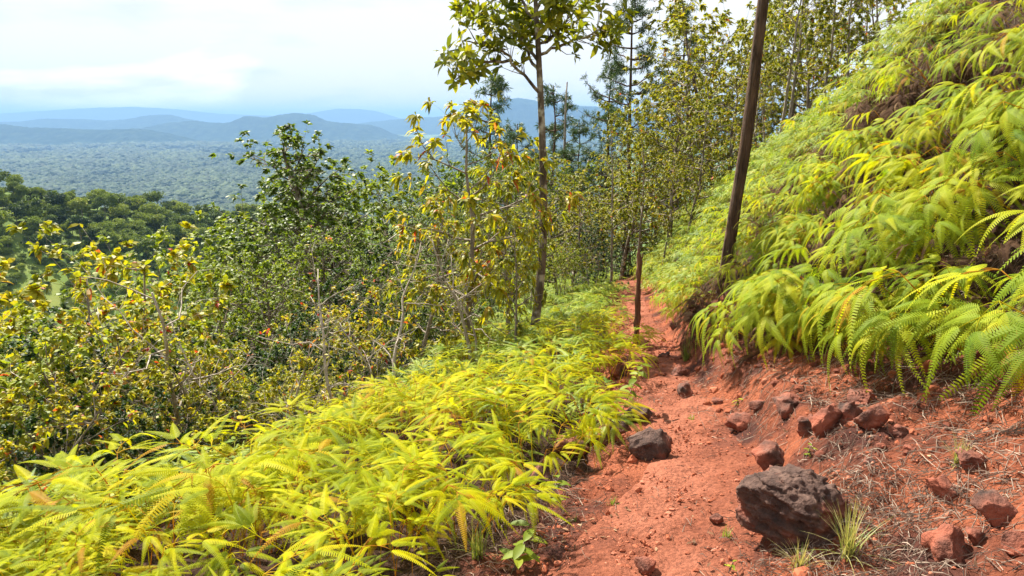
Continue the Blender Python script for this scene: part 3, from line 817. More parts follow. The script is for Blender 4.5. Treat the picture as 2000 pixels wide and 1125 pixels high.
limbs = [
    ([(1056, 184), (1030, 158), (1008, 130), (990, 100), (965, 88), (935, 85), (900, 78)], -0.5),
    ([(1000, 118), (975, 120), (950, 118), (925, 128), (905, 145), (890, 155)], -0.9),
    ([(1052, 120), (1025, 85), (1000, 60), (965, 38), (930, 22), (895, 12)], 0.5),
    ([(1050, 92), (1075, 75), (1100, 50), (1122, 22), (1135, -20)], 0.6),
    ([(1051, 108), (1085, 92), (1110, 82), (1140, 74), (1168, 58), (1186, 48)], -0.4),
    ([(1048, 40), (1024, 10), (1000, -25), (970, -60)], 0.3),
    ([(1047, 20), (1068, -8), (1090, -50), (1110, -90)], -0.5),
    ([(1053, 140), (1032, 112), (1022, 82), (1028, 50), (1020, 30)], 0.8),
    ([(1049, 60), (1062, 40), (1080, 14), (1085, -16)], -0.8),
    ([(1040, -70), (1005, -95), (960, -105), (920, -90)], 0.2),
    ([(1044, -60), (1080, -100), (1125, -110)], 0.1)]
for pts, dy in limbs:
    g = Geo(); ln = smooth_line(px_line(pts, HY, dy), 14) + inv
    ln[1:] += r.normal(0, 0.012, (13, 3))
    tube(g, ln, np.linspace(0.026, 0.008, 14), 6, 0.4)
    ends = [(ln[-1], unit(ln[-1] - ln[-3]))]
    for c in range(18):
        j = r.integers(3, 13); d = unit(ln[j + 1 if j < 13 else 13] - ln[j - 1])
        nd = unit(d * 0.7 + perp(d, r) * 0.8 + np.array((0, 0, 0.25)))
        L_ = r.uniform(0.12, 0.42)
        tw_ = np.array([ln[j], ln[j] + nd * L_ * 0.5 + r.normal(0, 0.015, 3), ln[j] + nd * L_ + np.array((0, 0, 0.03))])
        tube(g, tw_, [0.007, 0.005, 0.003], 4, 0.4)
        if r.random() < 0.85: ends.append((tw_[-1], unit(tw_[-1] - tw_[1])))
    link('branch', geo_mesh('branch', g, M['bark_grey']), hero)
    for p, d in ends:
        if len(ends) and r.random() < 0.97:
            q = Vector(unit(d + np.array((0, 0, 0.35)))).to_track_quat('Z', 'X').to_euler()
            link('leaf_cluster', clusters[r.integers(6)], hero, loc=p, rot=q, scl=r.uniform(0.95, 1.4))

# -- the leaning bare trunk on the bank
bt = hit(1408, 600)
BY = 8.9
pole_px = [(1404, 610), (1412, 560), (1424, 480), (1440, 380), (1455, 290), (1470, 180), (1482, 80), (1491, 0), (1500, -90), (1507, -190)]
pl = px_line(pole_px, BY)
pl[0][2] = min(pl[0][2], float(terrain(pl[0][0], BY)) - 0.2)
pt = thing('leaning_trunk', 'tall bare leaning trunk with furrowed brown bark rising out of the bank ferns', 'tree', pl[0])
g = Geo(); c = smooth_line(pl, 40) - pl[0]
k = 20; a = np.linspace(0, 2 * math.pi, k, endpoint=False)
rr = np.linspace(0.080, 0.058, 40)
tanv = unit(np.gradient(c, axis=0)); sv = unit(np.cross(tanv, (0, 1, 0.01))); bv = np.cross(tanv, sv)
A, Zi = np.meshgrid(a, np.arange(40))
fur = 1 + 0.10 * np.sin(A * 7 + 2.2 * fbm(Zi * 0.13, A * 0, 2, 5)) * 0.6 + 0.45 * fbm(A * 2.2 + 30, Zi * 0.16, 4, 91)
v = (c[:, None] + (sv[:, None] * np.cos(a)[None, :, None] + bv[:, None] * np.sin(a)[None, :, None]) * (rr[:, None] * fur)[..., None]).reshape(-1, 3)
i = np.arange(39)[:, None] * k; j = np.arange(k)[None]; j2 = (j + 1) % k
f = np.concatenate((np.stack(((i + j).ravel(), (i + j2).ravel(), (i + k + j2).ravel()), 1), np.stack(((i + j).ravel(), (i + k + j2).ravel(), (i + k + j).ravel()), 1)))
g.add(v, f, 0.5)
link('trunk', geo_mesh('trunk', g, M['bark_brown']), pt)
for h_, az, ln in ((0.93, 2.6, 0.9), (0.97, 0.4, 1.0), (0.99, 4.4, 0.8)):
    g2 = Geo(); q = c[int(h_ * 39)]
    bl = q + np.linspace(0, 1, 7)[:, None] * np.array((math.cos(az) * ln, math.sin(az) * ln, 0.5)) + np.random.default_rng(int(az * 10)).normal(0, 0.03, (7, 3)); bl[0] = q
    tube(g2, bl, np.linspace(0.035, 0.008, 7), 6); link('branch', geo_mesh('branch', g2, M['bark_brown']), pt)

# -- the weathered stake in the trail
pb = hit(1243, 671); sc_ = pb[1]
top = at_depth(1249, 484, sc_)
stake = thing('stake', 'thin weathered brown stake standing upright in the red trail', 'post', pb)
g = Geo(); n = 16; s_ = np.linspace(0, 1, n)[:, None]
ln = (top - pb) * s_ + np.concatenate((np.zeros((1, 3)), np.random.default_rng(8).normal(0, 0.006, (n - 1, 3)))); ln[0][2] -= 0.2
tube(g, ln, 0.043 * np.interp(np.linspace(0, 1, n), [0, .1, .8, .93, 1], [1.15, 1, .78, .6, .12]) * (1 + 0.12 * np.random.default_rng(9).normal(size=n)), 9, 0.5)
link('shaft', geo_mesh('shaft', g, M['bark_post']), stake)
g = Geo()
tube(g, np.array((ln[-3], ln[-3] + (0.03, 0.0, 0.06), ln[-3] + (0.035, 0.01, 0.13))), [0.018, 0.012, 0.003], 5); link('splinter', geo_mesh('splinter', g, M['bark_post']), stake)

# -- kinds of trees and shrubs (unit: metres, standing on the origin)
golden = [broad_tree(200 + i, 4.6, 0.07, 0.17, 0.062, 15, (17, 6, 4), 0.30, 1.3, wig=0.2, tint=tint_mix(0.5, 0.19, 0.03), mat='leaf_gold', bark='bark_pale', droop=0.55) for i in range(3)]
olive = [broad_tree(220 + i, 7.0, 0.09, 0.15, 0.068, 21, (24, 7, 4), 0.20, 1.75, tint=tint_mix(0.5, 0.17, 0.015), mat='leaf_olive', bark='bark_grey', droop=0.4) for i in range(3)]
slim = [broad_tree(240 + i, 8.0, 0.075, 0.15, 0.068, 25, (18, 6, 4), 0.36, 1.35, tint=tint_mix(0.48, 0.15, 0.015), mat='leaf_olive', bark='bark_pale', droop=0.4, lean=(0.05, 0)) for i in range(3)]
leafy = [broad_tree(260 + i, 8.0, 0.13, 0.13, 0.06, 24, (50, 9, 4), 0.10, 3.7 if i == 0 else 2.9, tint=tint_mix(0.5, 0.16, 0.0), mat='leaf_mid', bark='bark_grey', shape='cone' if i == 0 else 'oval') for i in range(2)]
bush_gold = [broad_tree(280 + i, 4.2, 0.04, 0.11, 0.05, 19, (13, 5, 4), 0.15, 1.25, stems=4, wig=0.22, tint=tint_mix(0.5, 0.17, 0.015), mat='leaf_gold', bark='bark_pale', shape='oval') for i in range(3)]
bush_green = [broad_tree(300 + i, 4.5, 0.045, 0.11, 0.052, 19, (13, 5, 4), 0.12, 1.4, stems=4, wig=0.2, tint=tint_mix(0.45, 0.2, 0.0), mat='leaf_green_shade' if i % 2 else 'leaf_lime', bark='bark_pale', shape='oval') for i in range(4)]  # odd kinds wear the green with hollow shade in its colour
bare = [broad_tree(320 + i, 4.4, 0.06, 0.11, 0.045, 5, (11, 5, 3), 0.3, 1.6, stems=2, wig=0.3, tint=tint_mix(0.6, 0.2, 0.06), mat='leaf_gold', bark='bark_bone', keep=0.38, shape='any') for i in range(3)]
umbrella = [broad_tree(340 + i, 6.0, 0.1, 0.17, 0.085, 15, (18, 8, 4), 0.5, 2.6, tint=tint_mix(0.5, 0.14, 0.0), mat='leaf_lime', bark='bark_grey') for i in range(2)]

def mesh_top(meshes):
    co = np.empty(len(meshes[1].vertices) * 3, np.float32); meshes[1].vertices.foreach_get("co", co)
    return float(np.percentile(co[2::3], 99.7))
TOPS = {}
def plant(name, label, cat, kind, px, py, Y, rot=0.0, group=None, wide=1.0):
    loc, h = stand(px, py, Y)
    if id(kind[1]) not in TOPS: TOPS[id(kind[1])] = mesh_top(kind)
    s_ = h / TOPS[id(kind[1])]
    o = put_tree(name, label, cat, kind, loc, rot, s_, group)
    if wide != 1.0: o.scale = (s_ * wide, s_ * wide, s_)
    return o

# around the slender tree
plant('broadleaf_tree', 'golden-leaved tree with drooping orange-tipped leaves, its crown touching the slender tree', 'tree', golden[0], 905, 188, 10.6, 0.6)
plant('broadleaf_tree', 'small golden tree with pale twin stems between the slender tree and the ravine', 'tree', golden[1], 985, 300, 11.4, 2.2)
plant('broadleaf_tree', 'low golden tree spreading red-flecked branches over the ravine edge', 'tree', golden[2], 800, 372, 10.8, 4.0)
plant('broadleaf_tree', 'thin golden sapling whose grey stem rises from the fern carpet before the slender tree', 'tree', golden[1], 1012, 395, 9.3, 5.2, wide=0.7)
plant('bare_shrub', 'nearly leafless pale shrub with crooked twigs leaning out of the fern edge', 'shrub', bare[0], 760, 470, 8.7, 1.1)
plant('bare_shrub', 'twiggy pale shrub with long arching bare branches in front of the golden trees', 'shrub', bare[1], 930, 400, 9.3, 3.0)
plant('bare_shrub', 'wide bare-branched shrub with red leaf tips in the dark thicket', 'shrub', bare[2], 560, 450, 7.1, 0.3)
plant('bare_shrub', 'upright bare shrub fanning pale twigs above the thicket', 'shrub', bare[1], 320, 400, 7.6, 4.4)
plant('bare_shrub', 'small bare shrub low over the thicket edge', 'shrub', bare[0], 500, 600, 6.8, 2.6)
plant('bare_shrub', 'pale forked shrub among the yellow bushes', 'shrub', bare[2], 90, 590, 6.2, 5.0)
# the thicket below the fern edge
thicket = [
    ('bush_gold', 0, 40, 455, 8.6, 'orange-tinged bush with dense small leaves standing highest at the thicket end'), ('bush_gold', 1, 130, 470, 9.4, 'orange-tinged round bush beside the highest bush of the thicket'),
    ('bush_gold', 2, -40, 470, 7.9, 'golden bush half cut off at the thicket end'), ('bush_green', 0, 60, 590, 6.4, 'lime-green bush under the orange-tinged bushes'),
    ('bush_green', 1, 180, 600, 7.0, 'green bush with shade-darkened leaf colour in the thicket below the orange bushes'), ('bush_gold', 1, 260, 590, 7.4, 'yellow bush in the middle of the thicket'),
    ('bush_green', 2, 350, 560, 8.6, 'lime-green bush behind the yellow bush'), ('bush_gold', 0, 380, 640, 6.8, 'low yellow-brown bush over the fern edge'),
    ('bush_green', 3, 470, 600, 8.8, 'green bush with shade-darkened leaf colour in the dark hollow of the thicket'), ('bush_gold', 2, 520, 690, 7.2, 'low bush with orange leaves beside the fern edge'),
    ('bush_green', 1, 600, 600, 9.8, 'green bush with shade-darkened leaf colour below the wide bare shrub'), ('bush_gold', 1, 660, 560, 10.2, 'yellow-leaved bush at the ravine edge'),
    ('bush_green', 3, 720, 620, 10.4, 'shadowed green bush under the low golden tree'), ('bush_gold', 0, 610, 700, 8.0, 'small yellow bush touching the fern carpet'),
    ('bush_green', 3, 130, 720, 5.6, 'lime bush close behind the tall ferns'), ('bush_green', 1, 270, 740, 6.0, 'olive bush behind the dip in the ferns'),
    ('bush_gold', 2, 20, 690, 5.2, 'brownish bush behind the tallest fern plume'), ('bush_green', 3, 430, 730, 6.8, 'dark bush filling the gap behind the ferns'),
    ('bush_green', 1, 830, 560, 11.6, 'green bush in the shade of the golden tree'), ('bush_green', 3, 560, 760, 7.4, 'low dark bush pressed against the fern edge'),
    ('bush_green', 2, 890, 520, 13.0, 'lime-green bush behind the golden trees'), ('bush_green', 0, 1110, 470, 14.5, 'leafy bush behind the slender tree'),
    ('bush_green', 1, 1160, 430, 16.5, 'dark bush beside the far end of the trail'), ('bush_green', 3, 1215, 430, 24.0, 'shadowed bush closing off the far end of the trail'),
    ('bush_green', 1, 1290, 410, 25.0, 'dark bush on the uphill side of the trail end'), ('bush_green', 2, 1040, 480, 15.0, 'pale green bush beyond the slender trunk'),
    ('bush_green', 3, 960, 560, 13.6, 'dim bush behind the twin stems'), ('bush_green', 1, 330, 660, 8.2, 'dark bush deep in the thicket under the bare shrub'),
    ('bush_green', 3, 690, 480, 12.4, 'dark leafy bush behind the yellow-leaved bush'), ('bush_green', 0, 770, 520, 12.8, 'olive bush below the tall conical tree')]
KINDS = dict(bush_gold=bush_gold, bush_green=bush_green)
for i, (kd, vi, px, py, Y, lab) in enumerate(thicket):
    plant('bush', lab, 'bush', KINDS[kd][vi], px, py, Y, i * 1.3)
# trees rising out of the ravine
plant('conical_tree', 'tall conical green tree rising out of the ravine', 'tree', leafy[0], 690, 246, 20.5, 0.4, wide=1.35)
plant('conical_tree', 'bright green pointed tree nestled against the tall conical tree', 'tree', leafy[0], 635, 335, 25.0, 2.4, wide=1.4)
plant('conical_tree', 'darker green tree shouldering the tall conical tree', 'tree', leafy[1], 600, 335, 25.0, 2.0)
plant('conical_tree', 'bright lime-edged tree behind the tall conical tree', 'tree', umbrella[0], 735, 300, 27.0, 1.0)
for px, py, Y, v_, lab in ((250, 440, 15, 1, 'yellow-flecked round tree in the ravine under the bare fan of twigs'), (420, 424, 22, 0, 'flat-topped lime tree spreading over the ravine'),
                           (500, 436, 19, 1, 'lime tree in the ravine beside the flat-topped one'), (330, 470, 17, 0, 'lower lime tree in the ravine beneath the flat-topped one'), (590, 430, 17, 1, 'lime tree at the foot of the conical tree'),
                           (180, 540, 14, 1, 'lime tree mostly hidden behind the orange-tinged bushes')):
    plant('ravine_tree', lab, 'tree', umbrella[v_], px, py, Y, px * 0.1)
plant('ravine_tree', 'dark green tree in the ravine behind the dark hollow', 'tree', leafy[1], 470, 480, 14.0, 1.7)
plant('ravine_tree', 'dark rounded tree filling the ravine below the conical tree', 'tree', leafy[1], 660, 430, 16.0, 3.7)
plant('ravine_tree', 'shaded green tree behind the golden trees', 'tree', leafy[1], 870, 400, 18.0, 5.1)
# trees round the far end of the trail
for px, py, Y, kd, lab, w in (
        (1205, 196, 17.0, slim[0], 'thin straight tree right at the trail edge beyond the stake', 0.9), (1265, 205, 20.0, slim[1], 'thin dark-stemmed tree on the uphill edge of the trail', 0.9),
        (1330, 120, 19.0, olive[0], 'broad olive tree with speckled leaves beyond the leaning trunk', 1.1), (1385, 20, 22.0, olive[1], 'high olive tree behind the leaning trunk', 1.1),
        (1440, 60, 20.0, olive[2], 'olive tree partly hidden by the leaning trunk', 1.0), (1150, 330, 19.0, olive[1], 'low olive tree between the stake and the slender tree', 1.1),
        (1300, 300, 16.5, slim[2], 'small olive tree leaning over the bank ferns', 1.0), (1500, 40, 24.0, olive[0], 'olive tree filling the gap beside the pale trunks', 1.0),
        (1095, 300, 16.0, olive[2], 'leafy olive tree just past the slender trunk', 1.0), (1225, 250, 23.0, olive[1], 'olive tree behind the thin straight tree', 1.2), (1290, 190, 27.0, olive[2], 'olive tree under the tall open pine', 1.3),
        (1360, 180, 16.5, olive[1], 'olive tree bowing toward the leaning trunk', 0.9), (1420, -40, 27.0, olive[0], 'highest olive tree behind the leaning trunk', 1.2), (1345, 60, 28.0, olive[2], 'far olive tree with a broken crown edge', 1.2), (1480, 120, 17.0, olive[2], 'low olive tree on the bank just past the leaning trunk', 0.9),
        (1560, 20, 29.0, olive[1], 'olive tree far behind the pale stems', 1.3), (1640, 0, 28.0, olive[0], 'olive tree behind the crest ferns', 1.3),
        (820, 330, 30.0, leafy[1], 'dark tree far below the golden trees', 1.0), (900, 300, 33.0, leafy[1], 'dark green tree in the ravine past the golden crown', 1.1), (985, 290, 30.0, leafy[1], 'dark tree behind the slender trunk', 1.1), (1060, 320, 28.0, leafy[1], 'round dark tree below the dead snag', 1.1),
        (1130, 330, 34.0, leafy[1], 'round dark tree below the small pine', 1.2), (1170, 300, 30.0, leafy[1], 'dark crown under the bushy pine', 1.2), (1260, 280, 36.0, leafy[1], 'dark crown beyond the trail end', 1.3), (1340, 240, 38.0, leafy[1], 'dark crown behind the broad olive tree', 1.3),
        (1420, 180, 36.0, leafy[1], 'dark crown deep behind the leaning trunk', 1.3), (1500, 130, 34.0, olive[1], 'olive crown in the gap before the pale stems', 1.3), (1600, 60, 24.0, olive[2], 'leafy olive tree directly behind the pale stems', 1.1), (1680, -30, 22.0, olive[1], 'leafy olive tree rising behind the highest ferns', 1.1), (1760, -60, 19.0, olive[0], 'olive tree peeping over the highest ferns', 1.0),
        (1120, 380, 20.0, olive[0], 'olive tree in the shade between the slender tree and the stake', 1.3), (1010, 400, 19.0, olive[2], 'olive tree behind the thin golden sapling', 1.2),
        (1235, 330, 27.0, olive[2], 'dark tree closing the end of the trail', 1.5), (1180, 400, 24.0, olive[0], 'shadowed olive tree below the trail end', 1.4)):
    plant('trailside_tree', lab, 'tree', kd, px, py, Y, px * 0.37, wide=w)
for px, py, Y, kd, lab in ((1562, -120, 17.5, slim[0], 'pale-stemmed tree with crooked trunk on the crest of the bank'), (1588, -160, 18.5, slim[1], 'straight pale-stemmed tree on the crest beside the crooked one'),
                           (1612, -60, 20.0, slim[2], 'thin pale-stemmed tree on the crest behind two others'), (1650, -140, 19.0, slim[1], 'pale-stemmed tree standing half way along the crest'),
                           (1700, -180, 17.0, slim[0], 'grey-stemmed tree where the crest meets the high ferns'), (1530, -20, 21.5, slim[2], 'slim tree between the leaning trunk and the pale stems'),
                           (1745, -150, 16.0, slim[2], 'slim tree whose stem is hidden behind the highest ferns'), (1475, 20, 26.0, slim[1], 'slim tree directly behind the leaning trunk')):
    plant('crest_tree', lab, 'tree', kd, px, py, Y, px * 0.71)

# -- pines
def pine(seed, height, r0, first=0.35, reach=1.6, whorls=11, dens=1.0):
    r = np.random.default_rng(seed); wood = Geo(); lf = Geo()
    n = 14; pts = np.stack((np.cumsum(r.normal(0, 0.035, n + 1)), np.cumsum(r.normal(0, 0.035, n + 1)), np.linspace(-0.3, height, n + 1)), 1)
    pts -= pts[0] * np.array((1, 1, 0))
    rad = r0 * (1 - 0.85 * np.linspace(0, 1, n + 1)); tube(wood, pts, rad, 8, 0.5)
    tips = []
    for w_ in range(whorls):
        tp = first + (1 - first) * (w_ + r.uniform(0, .6)) / whorls
        q = np.array([np.interp(tp * n, np.arange(n + 1), pts[:, i]) for i in range(3)])
        for b_ in range(r.integers(2, 5)):
            az = r.uniform(0, 6.28); ln = reach * (1.15 - 0.9 * (tp - first) / (1 - first)) * r.uniform(0.5, 1.15)
            d = np.array((math.cos(az), math.sin(az), r.uniform(-0.15, 0.25)))
            bp = q + np.linspace(0, 1, 6)[:, None] * d * ln + np.linspace(0, 1, 6)[:, None] ** 2 * np.array((0, 0, 0.25 * ln)) + r.normal(0, 0.02, (6, 3)); bp[0] = q
            tube(wood, bp, np.linspace(0.03, 0.01, 6) * r0 / 0.12, 4, 0.4)
            for s_ in range(int(9 * dens)):
                j = r.integers(2, 6); dd = unit(unit(bp[j] - bp[j - 1]) + r.normal(0, 0.6, 3) + np.array((0, 0, 0.4)))
                e = bp[j] + dd * r.uniform(0.05, 0.4); tube(wood, np.array((bp[j], (bp[j] + e) / 2, e)), [.008, .006, .004], 3, 0.4); tips.append((e, dd))
    P_ = np.array([p for p, d in tips]); D_ = np.array([d for p, d in tips])
    k = 22
    pos = np.repeat(P_, k, 0) + r.normal(0, 0.03, (len(P_) * k, 3)); ax = np.repeat(D_, k, 0) * 0.6 + unit(r.normal(size=(len(P_) * k, 3)))
    leaves(lf, pos, ax, r.normal(size=(len(pos), 3)), r.uniform(.16, .26, len(pos)), 0.022, np.clip(r.normal(0.45, 0.2, len(pos)), 0, 1), 0.15, 0.0)
    return geo_mesh("trunk", wood, M['bark_brown']), geo_mesh("crown", lf, M['needle'], False)
pines = [pine(401, 12, 0.15, 0.55, 1.9, 12), pine(402, 11, 0.14, 0.35, 1.7, 14, 1.2), pine(403, 10, 0.13, 0.4, 1.5, 12, 1.3)]
for px, py, Y, v_, lab in ((1240, -30, 27, 0, 'tall open pine towering over the far end of the trail'), (962, 146, 36, 1, 'dark small pine seen just past the slender trunk'), (1082, 165, 34, 2, 'dark pine between the slender trunk and the dead snag'),
                           (1190, 120, 29, 1, 'bushy dark pine at the foot of the tall open pine'), (1128, 232, 31, 2, 'small dark pine beside the dead snag'), (1015, 240, 40, 2, 'distant pine half hidden by golden leaves'),
                           (1330, 10, 34, 1, 'far pine glimpsed between the olive trees')):
    plant('pine_tree', lab, 'tree', pines[v_], px, py, Y, px * 0.3)
loc, h = stand(1108, 160, 32)
sn = thing('dead_snag', 'bare grey dead tree trunk with a broken point among the dark pines', 'tree', loc)
g = Geo(); n = 12; ln = np.stack((np.cumsum(np.random.default_rng(4).normal(0, .03, n)), np.zeros(n), np.linspace(-0.2, h, n)), 1)
tube(g, ln, np.linspace(0.14, 0.03, n), 7); link('trunk', geo_mesh('trunk', g, M['bark_pale']), sn)
for z_, a_, l_ in ((0.8, 0.4, 0.6), (0.86, 3.3, 0.45), (0.7, 2.8, 0.7)):
    g = Geo(); q = ln[int(z_ * (n - 1))]; e = q + np.array((math.cos(a_) * l_, 0.1, 0.25)); tube(g, np.array((q, (q + e) / 2 + (0, 0, .03), e)), [.03, .02, .006], 5)
    link('branch', geo_mesh('branch', g, M['bark_pale']), sn)

# -- wooded spur across the valley
def far_tree(seed, h=9.0):
    r = np.random.default_rng(seed); wood = Geo(); lf = Geo()
    tube(wood, np.array(((0, 0, -1.5), (0.1, 0, h * .3), (0.2, 0.1, h * .75))), [.22, .16, .06], 6, .5)
    nclump = 26
    ctr = r.normal(size=(nclump, 3)); ctr = unit(ctr) * r.uniform(0.3, 1.15, (nclump, 1)) ** 0.5 * np.array((r.uniform(2.4, 4.2), r.uniform(2.4, 4.2), r.uniform(1.6, 3.0))) + np.array((r.normal(0, .6), r.normal(0, .6), h * .68))
    for c in ctr:
        n = 70; d = unit(r.normal(size=(n, 3))); p = c + d * r.uniform(0.3, 1.15, (n, 1)) * np.array((1.25, 1.25, .6)) * r.uniform(0.5, 1.35)
        leaves(lf, p, unit(d + r.normal(0, .6, (n, 3))), d + r.normal(0, .4, (n, 3)), r.uniform(.45, .8, n), r.uniform(.35, .55, n), np.clip(r.normal(.38 + r.uniform(-.14, .14), .08, n), 0, 1), .1)
    return geo_mesh("trunk", wood, M['bark_grey']), geo_mesh("crown", lf, M['canopy'], False)
far_kinds = [far_tree(500 + i, 8.5 + i) for i in range(5)]
r = np.random.default_rng(81)
xs, ys = jitter_points(-330, -30, 130, 400, 6.6, 82)
cnt = 0; order = np.argsort(np.hypot(xs, ys))
cands = []
for x, y in zip(xs, ys):
    z = float(terrain(x, y)); u, v_, t_ = project((x, y, z + 6))
    if not (-40 < u < 640 and 300 < v_ < 520): continue
    grass = vnoise(x / 45 + 3, y / 45, 88) 
    if grass > 0.52 and r.random() < 0.85: continue
    cands.append((x, y, z, v_))
cands.sort(key=lambda c: c[3])
for x, y, z, v_ in cands[:285]:
    put_tree('hillside_tree', 'round dark-green tree in the wood on the spur across the valley', 'tree', far_kinds[r.integers(5)], (x, y, z - 0.6), r.uniform(0, 6.28), r.uniform(0.5, 1.0), 'trees on the spur across the valley')

scrub = []
xs, ys = jitter_points(-340, -20, 120, 410, 4.2, 84)
for x, y in zip(xs, ys):
    z = float(terrain(x, y)); u, v_, t_ = project((x, y, z + 2))
    if not (-40 < u < 700 and 300 < v_ < 640): continue
    if vnoise(x / 45 + 3, y / 45, 88) > 0.54 and r.random() < 0.85: continue
    k_ = r.uniform(0.2, 0.5); scrub.append((x, y, z - 4.0 * k_, 0, 0, r.uniform(0, 6.28), k_))
scatter("hillside_scrub", scrub, [k[1] for k in far_kinds])

# -- forest of the plain, far below: nobody could count it
def canopy_blob(seed):
    import bmesh
    bm = bmesh.new(); bmesh.ops.create_icosphere(bm, subdivisions=3, radius=1)
    v = np.array([x.co[:] for x in bm.verts]); f = np.array([[w.index for w in q.verts] for q in bm.faces]); bm.free()
    n_ = np.array([mnoise.fractal(Vector(p * 2.2 + seed * 7), 1.0, 2.0, 4) for p in v])
    v = v * (1 + 0.6 * n_[:, None]) * np.array((1, 1, 0.55))
    return mesh_from("canopy", v, f, np.clip(0.3 + 0.25 * n_, 0, .6), M['canopy_far'], True)
blobs = [canopy_blob(i) for i in range(5)]
r = np.random.default_rng(91); pts = []
rr_ = 900.0
while rr_ < 7200:
    size = 13 + rr_ * 0.004
    na = int(0.80 * rr_ / (size * 0.55))
    th = r.uniform(-0.66, 0.14, na); rad_ = rr_ + r.uniform(0, size, na)
    x = rad_ * np.sin(th); y = rad_ * np.cos(th)
    clear = fbm(x / 500, y / 700, 4, 93); grove = 1 + 1.5 * fbm(x / 160, y / 220, 3, 97)
    for a, b, c_, gv in zip(x, y, clear, grove):
        if c_ > 0.10 and r.random() < 0.9: continue
        s_ = size * r.uniform(0.3, 1.0) * gv
        pts.append((a, b, float(-250 + s_ * 0.3), 0, 0, r.uniform(0, 6.28), s_))
    rr_ += size * 0.8
pts = np.array(pts); pts[:, 2] = np.maximum(terrain(pts[:, 0], pts[:, 1]), -250) + pts[:, 6] * 0.3
scatter("forest", pts, blobs)

# ------------------------------------------------------------------ rocks, clods, straw, grass tufts, seedlings
import bmesh
def rock_mesh(seed, sx, sy, sz, strata=0.0, rough=0.22, cuts=7, sub=4, mat='rock'):
    r = np.random.default_rng(seed); bm = bmesh.new(); bmesh.ops.create_icosphere(bm, subdivisions=sub, radius=1)
    v = np.array([x.co[:] for x in bm.verts]); f = np.array([[w.index for w in q.verts] for q in bm.faces]); bm.free()
    for c in range(cuts):
        n = unit(r.normal(size=3)); h = r.uniform(0.45, 0.8); e = v @ n - h
        v = v - np.where(e > 0, e, 0)[:, None] * n * 0.97
    off = Vector(r.uniform(-50, 50, 3))
    nn = np.array([mnoise.fractal(Vector(p) * 1.7 + off, 0.8, 2.1, 5) for p in v])
    fn = np.array([mnoise.fractal(Vector(p) * 7 + off, 0.9, 2.1, 3) for p in v])
    v = v * (1 + rough * nn + 0.045 * fn)[:, None]
    if strata:
        ax = unit(np.array((0.22, -0.1, 1.0))); hh = v @ ax + 0.12 * nn
        lay = np.array([mnoise.noise(Vector((p[0] * .7, p[1] * .7, h * 8)) + off) + .5 * mnoise.noise(Vector((p[0] * 1.6, p[1] * 1.6, h * 19)) + off) for p, h in zip(v, hh)])
        rad_ = unit(v * np.array((1, 1, 0.15)))
        v = v + rad_ * (strata * np.sign(lay) * np.abs(lay) ** 0.6)[:, None]
    v = v * np.array((sx, sy, sz))
    return mesh_from("rock", v, f, None, M[mat], True)
rocks = [  # px, py of the foot, width and height in the photo, label
    (1566, 1074, 205, 158, 'big dark layered boulder lying beside the trail among dry straw', 0.085, 0.13),
    (1272, 896, 82, 84, 'angular dark rock at the edge where the trail narrows', 0.0, 0.25), (1205, 842, 70, 56, 'dark rock half under the ferns behind the angular one', 0.0, 0.25),
    (1252, 826, 60, 40, 'flat dark rock wedged between two trail-edge rocks', 0.0, 0.25), (1512, 918, 76, 84, 'upright cracked brown slab on the slope above the boulder', 0.06, 0.12),
    (1622, 846, 62, 76, 'brown rock jutting from the dark litter of the bank', 0.05, 0.2), (1715, 838, 66, 62, 'brown rock set in the orange soil under the hanging ferns', 0.05, 0.2),
    (1340, 776, 56, 32, 'low dark rock at the foot of the bank near the stake', 0.0, 0.25),
    (1482, 800, 34, 30, 'small dark rock below the lowest fern tips', 0.0, 0.25), (1866, 1098, 100, 92, 'pitted brown rock by the dry grass tuft', 0.0, 0.35), (1915, 1062, 44, 36, 'small brown rock touching the pitted rock', 0.0, 0.3),
    (1968, 1020, 90, 70, 'grey-brown rock embedded in the red slope', 0.0, 0.2), (1990, 1085, 60, 70, 'dark rock beside the pitted rock', 0.0, 0.2), (1262, 1122, 52, 36, 'small orange stone lying on the open trail', 0.0, 0.2),
    (1110, 892, 76, 44, 'dark rock in the shade of the fern edge', 0.0, 0.25), (1058, 944, 70, 46, 'red-brown rock under the lowest downhill ferns', 0.0, 0.25), (1208, 738, 44, 40, 'dark rock under the ferns where the trail bends', 0.0, 0.25),
    (1400, 1022, 30, 20, 'pale pinkish stone flat on the trail', 0.0, 0.2), (1722, 878, 26, 16, 'little brown stone on the smooth orange slope', 0.0, 0.2), (1405, 790, 26, 18, 'little stone at the bank foot', 0.0, 0.2), (1318, 642, 26, 20, 'dark little rock beneath the fern curtain past the stake', 0, .2),
    (1700, 905, 36, 14, 'flat brown stone sunk in the smooth orange slope', 0, .2), (1780, 880, 22, 12, 'tiny stone on the smooth orange slope', 0, .2)]
for i, (px, py, w_, h_, lab, strata, rough) in enumerate(rocks):
    p = hit(px, py); dist = (p - CAM) @ FWD
    sx = w_ / 2 * dist / FPX; sz = h_ / 2 * dist / FPX; sy = (sx + sz) / 2
    me = rock_mesh(600 + i, sx * 1.08, sy * 1.05, sz * 1.12, strata, rough, 5 if i == 0 else 13, 6 if i == 0 else 4 if w_ > 40 else 3, 'rock_dark' if i < 4 else 'rock')
    o = link('boulder' if i == 0 else 'rock', me, loc=(p[0], p[1] + sy * 0.7, p[2] + sz * (0.5 if i == 0 else 0.32)), rot=(0, 0, i * 1.1 if i else 0.15))
    tag(o, lab, 'rock')

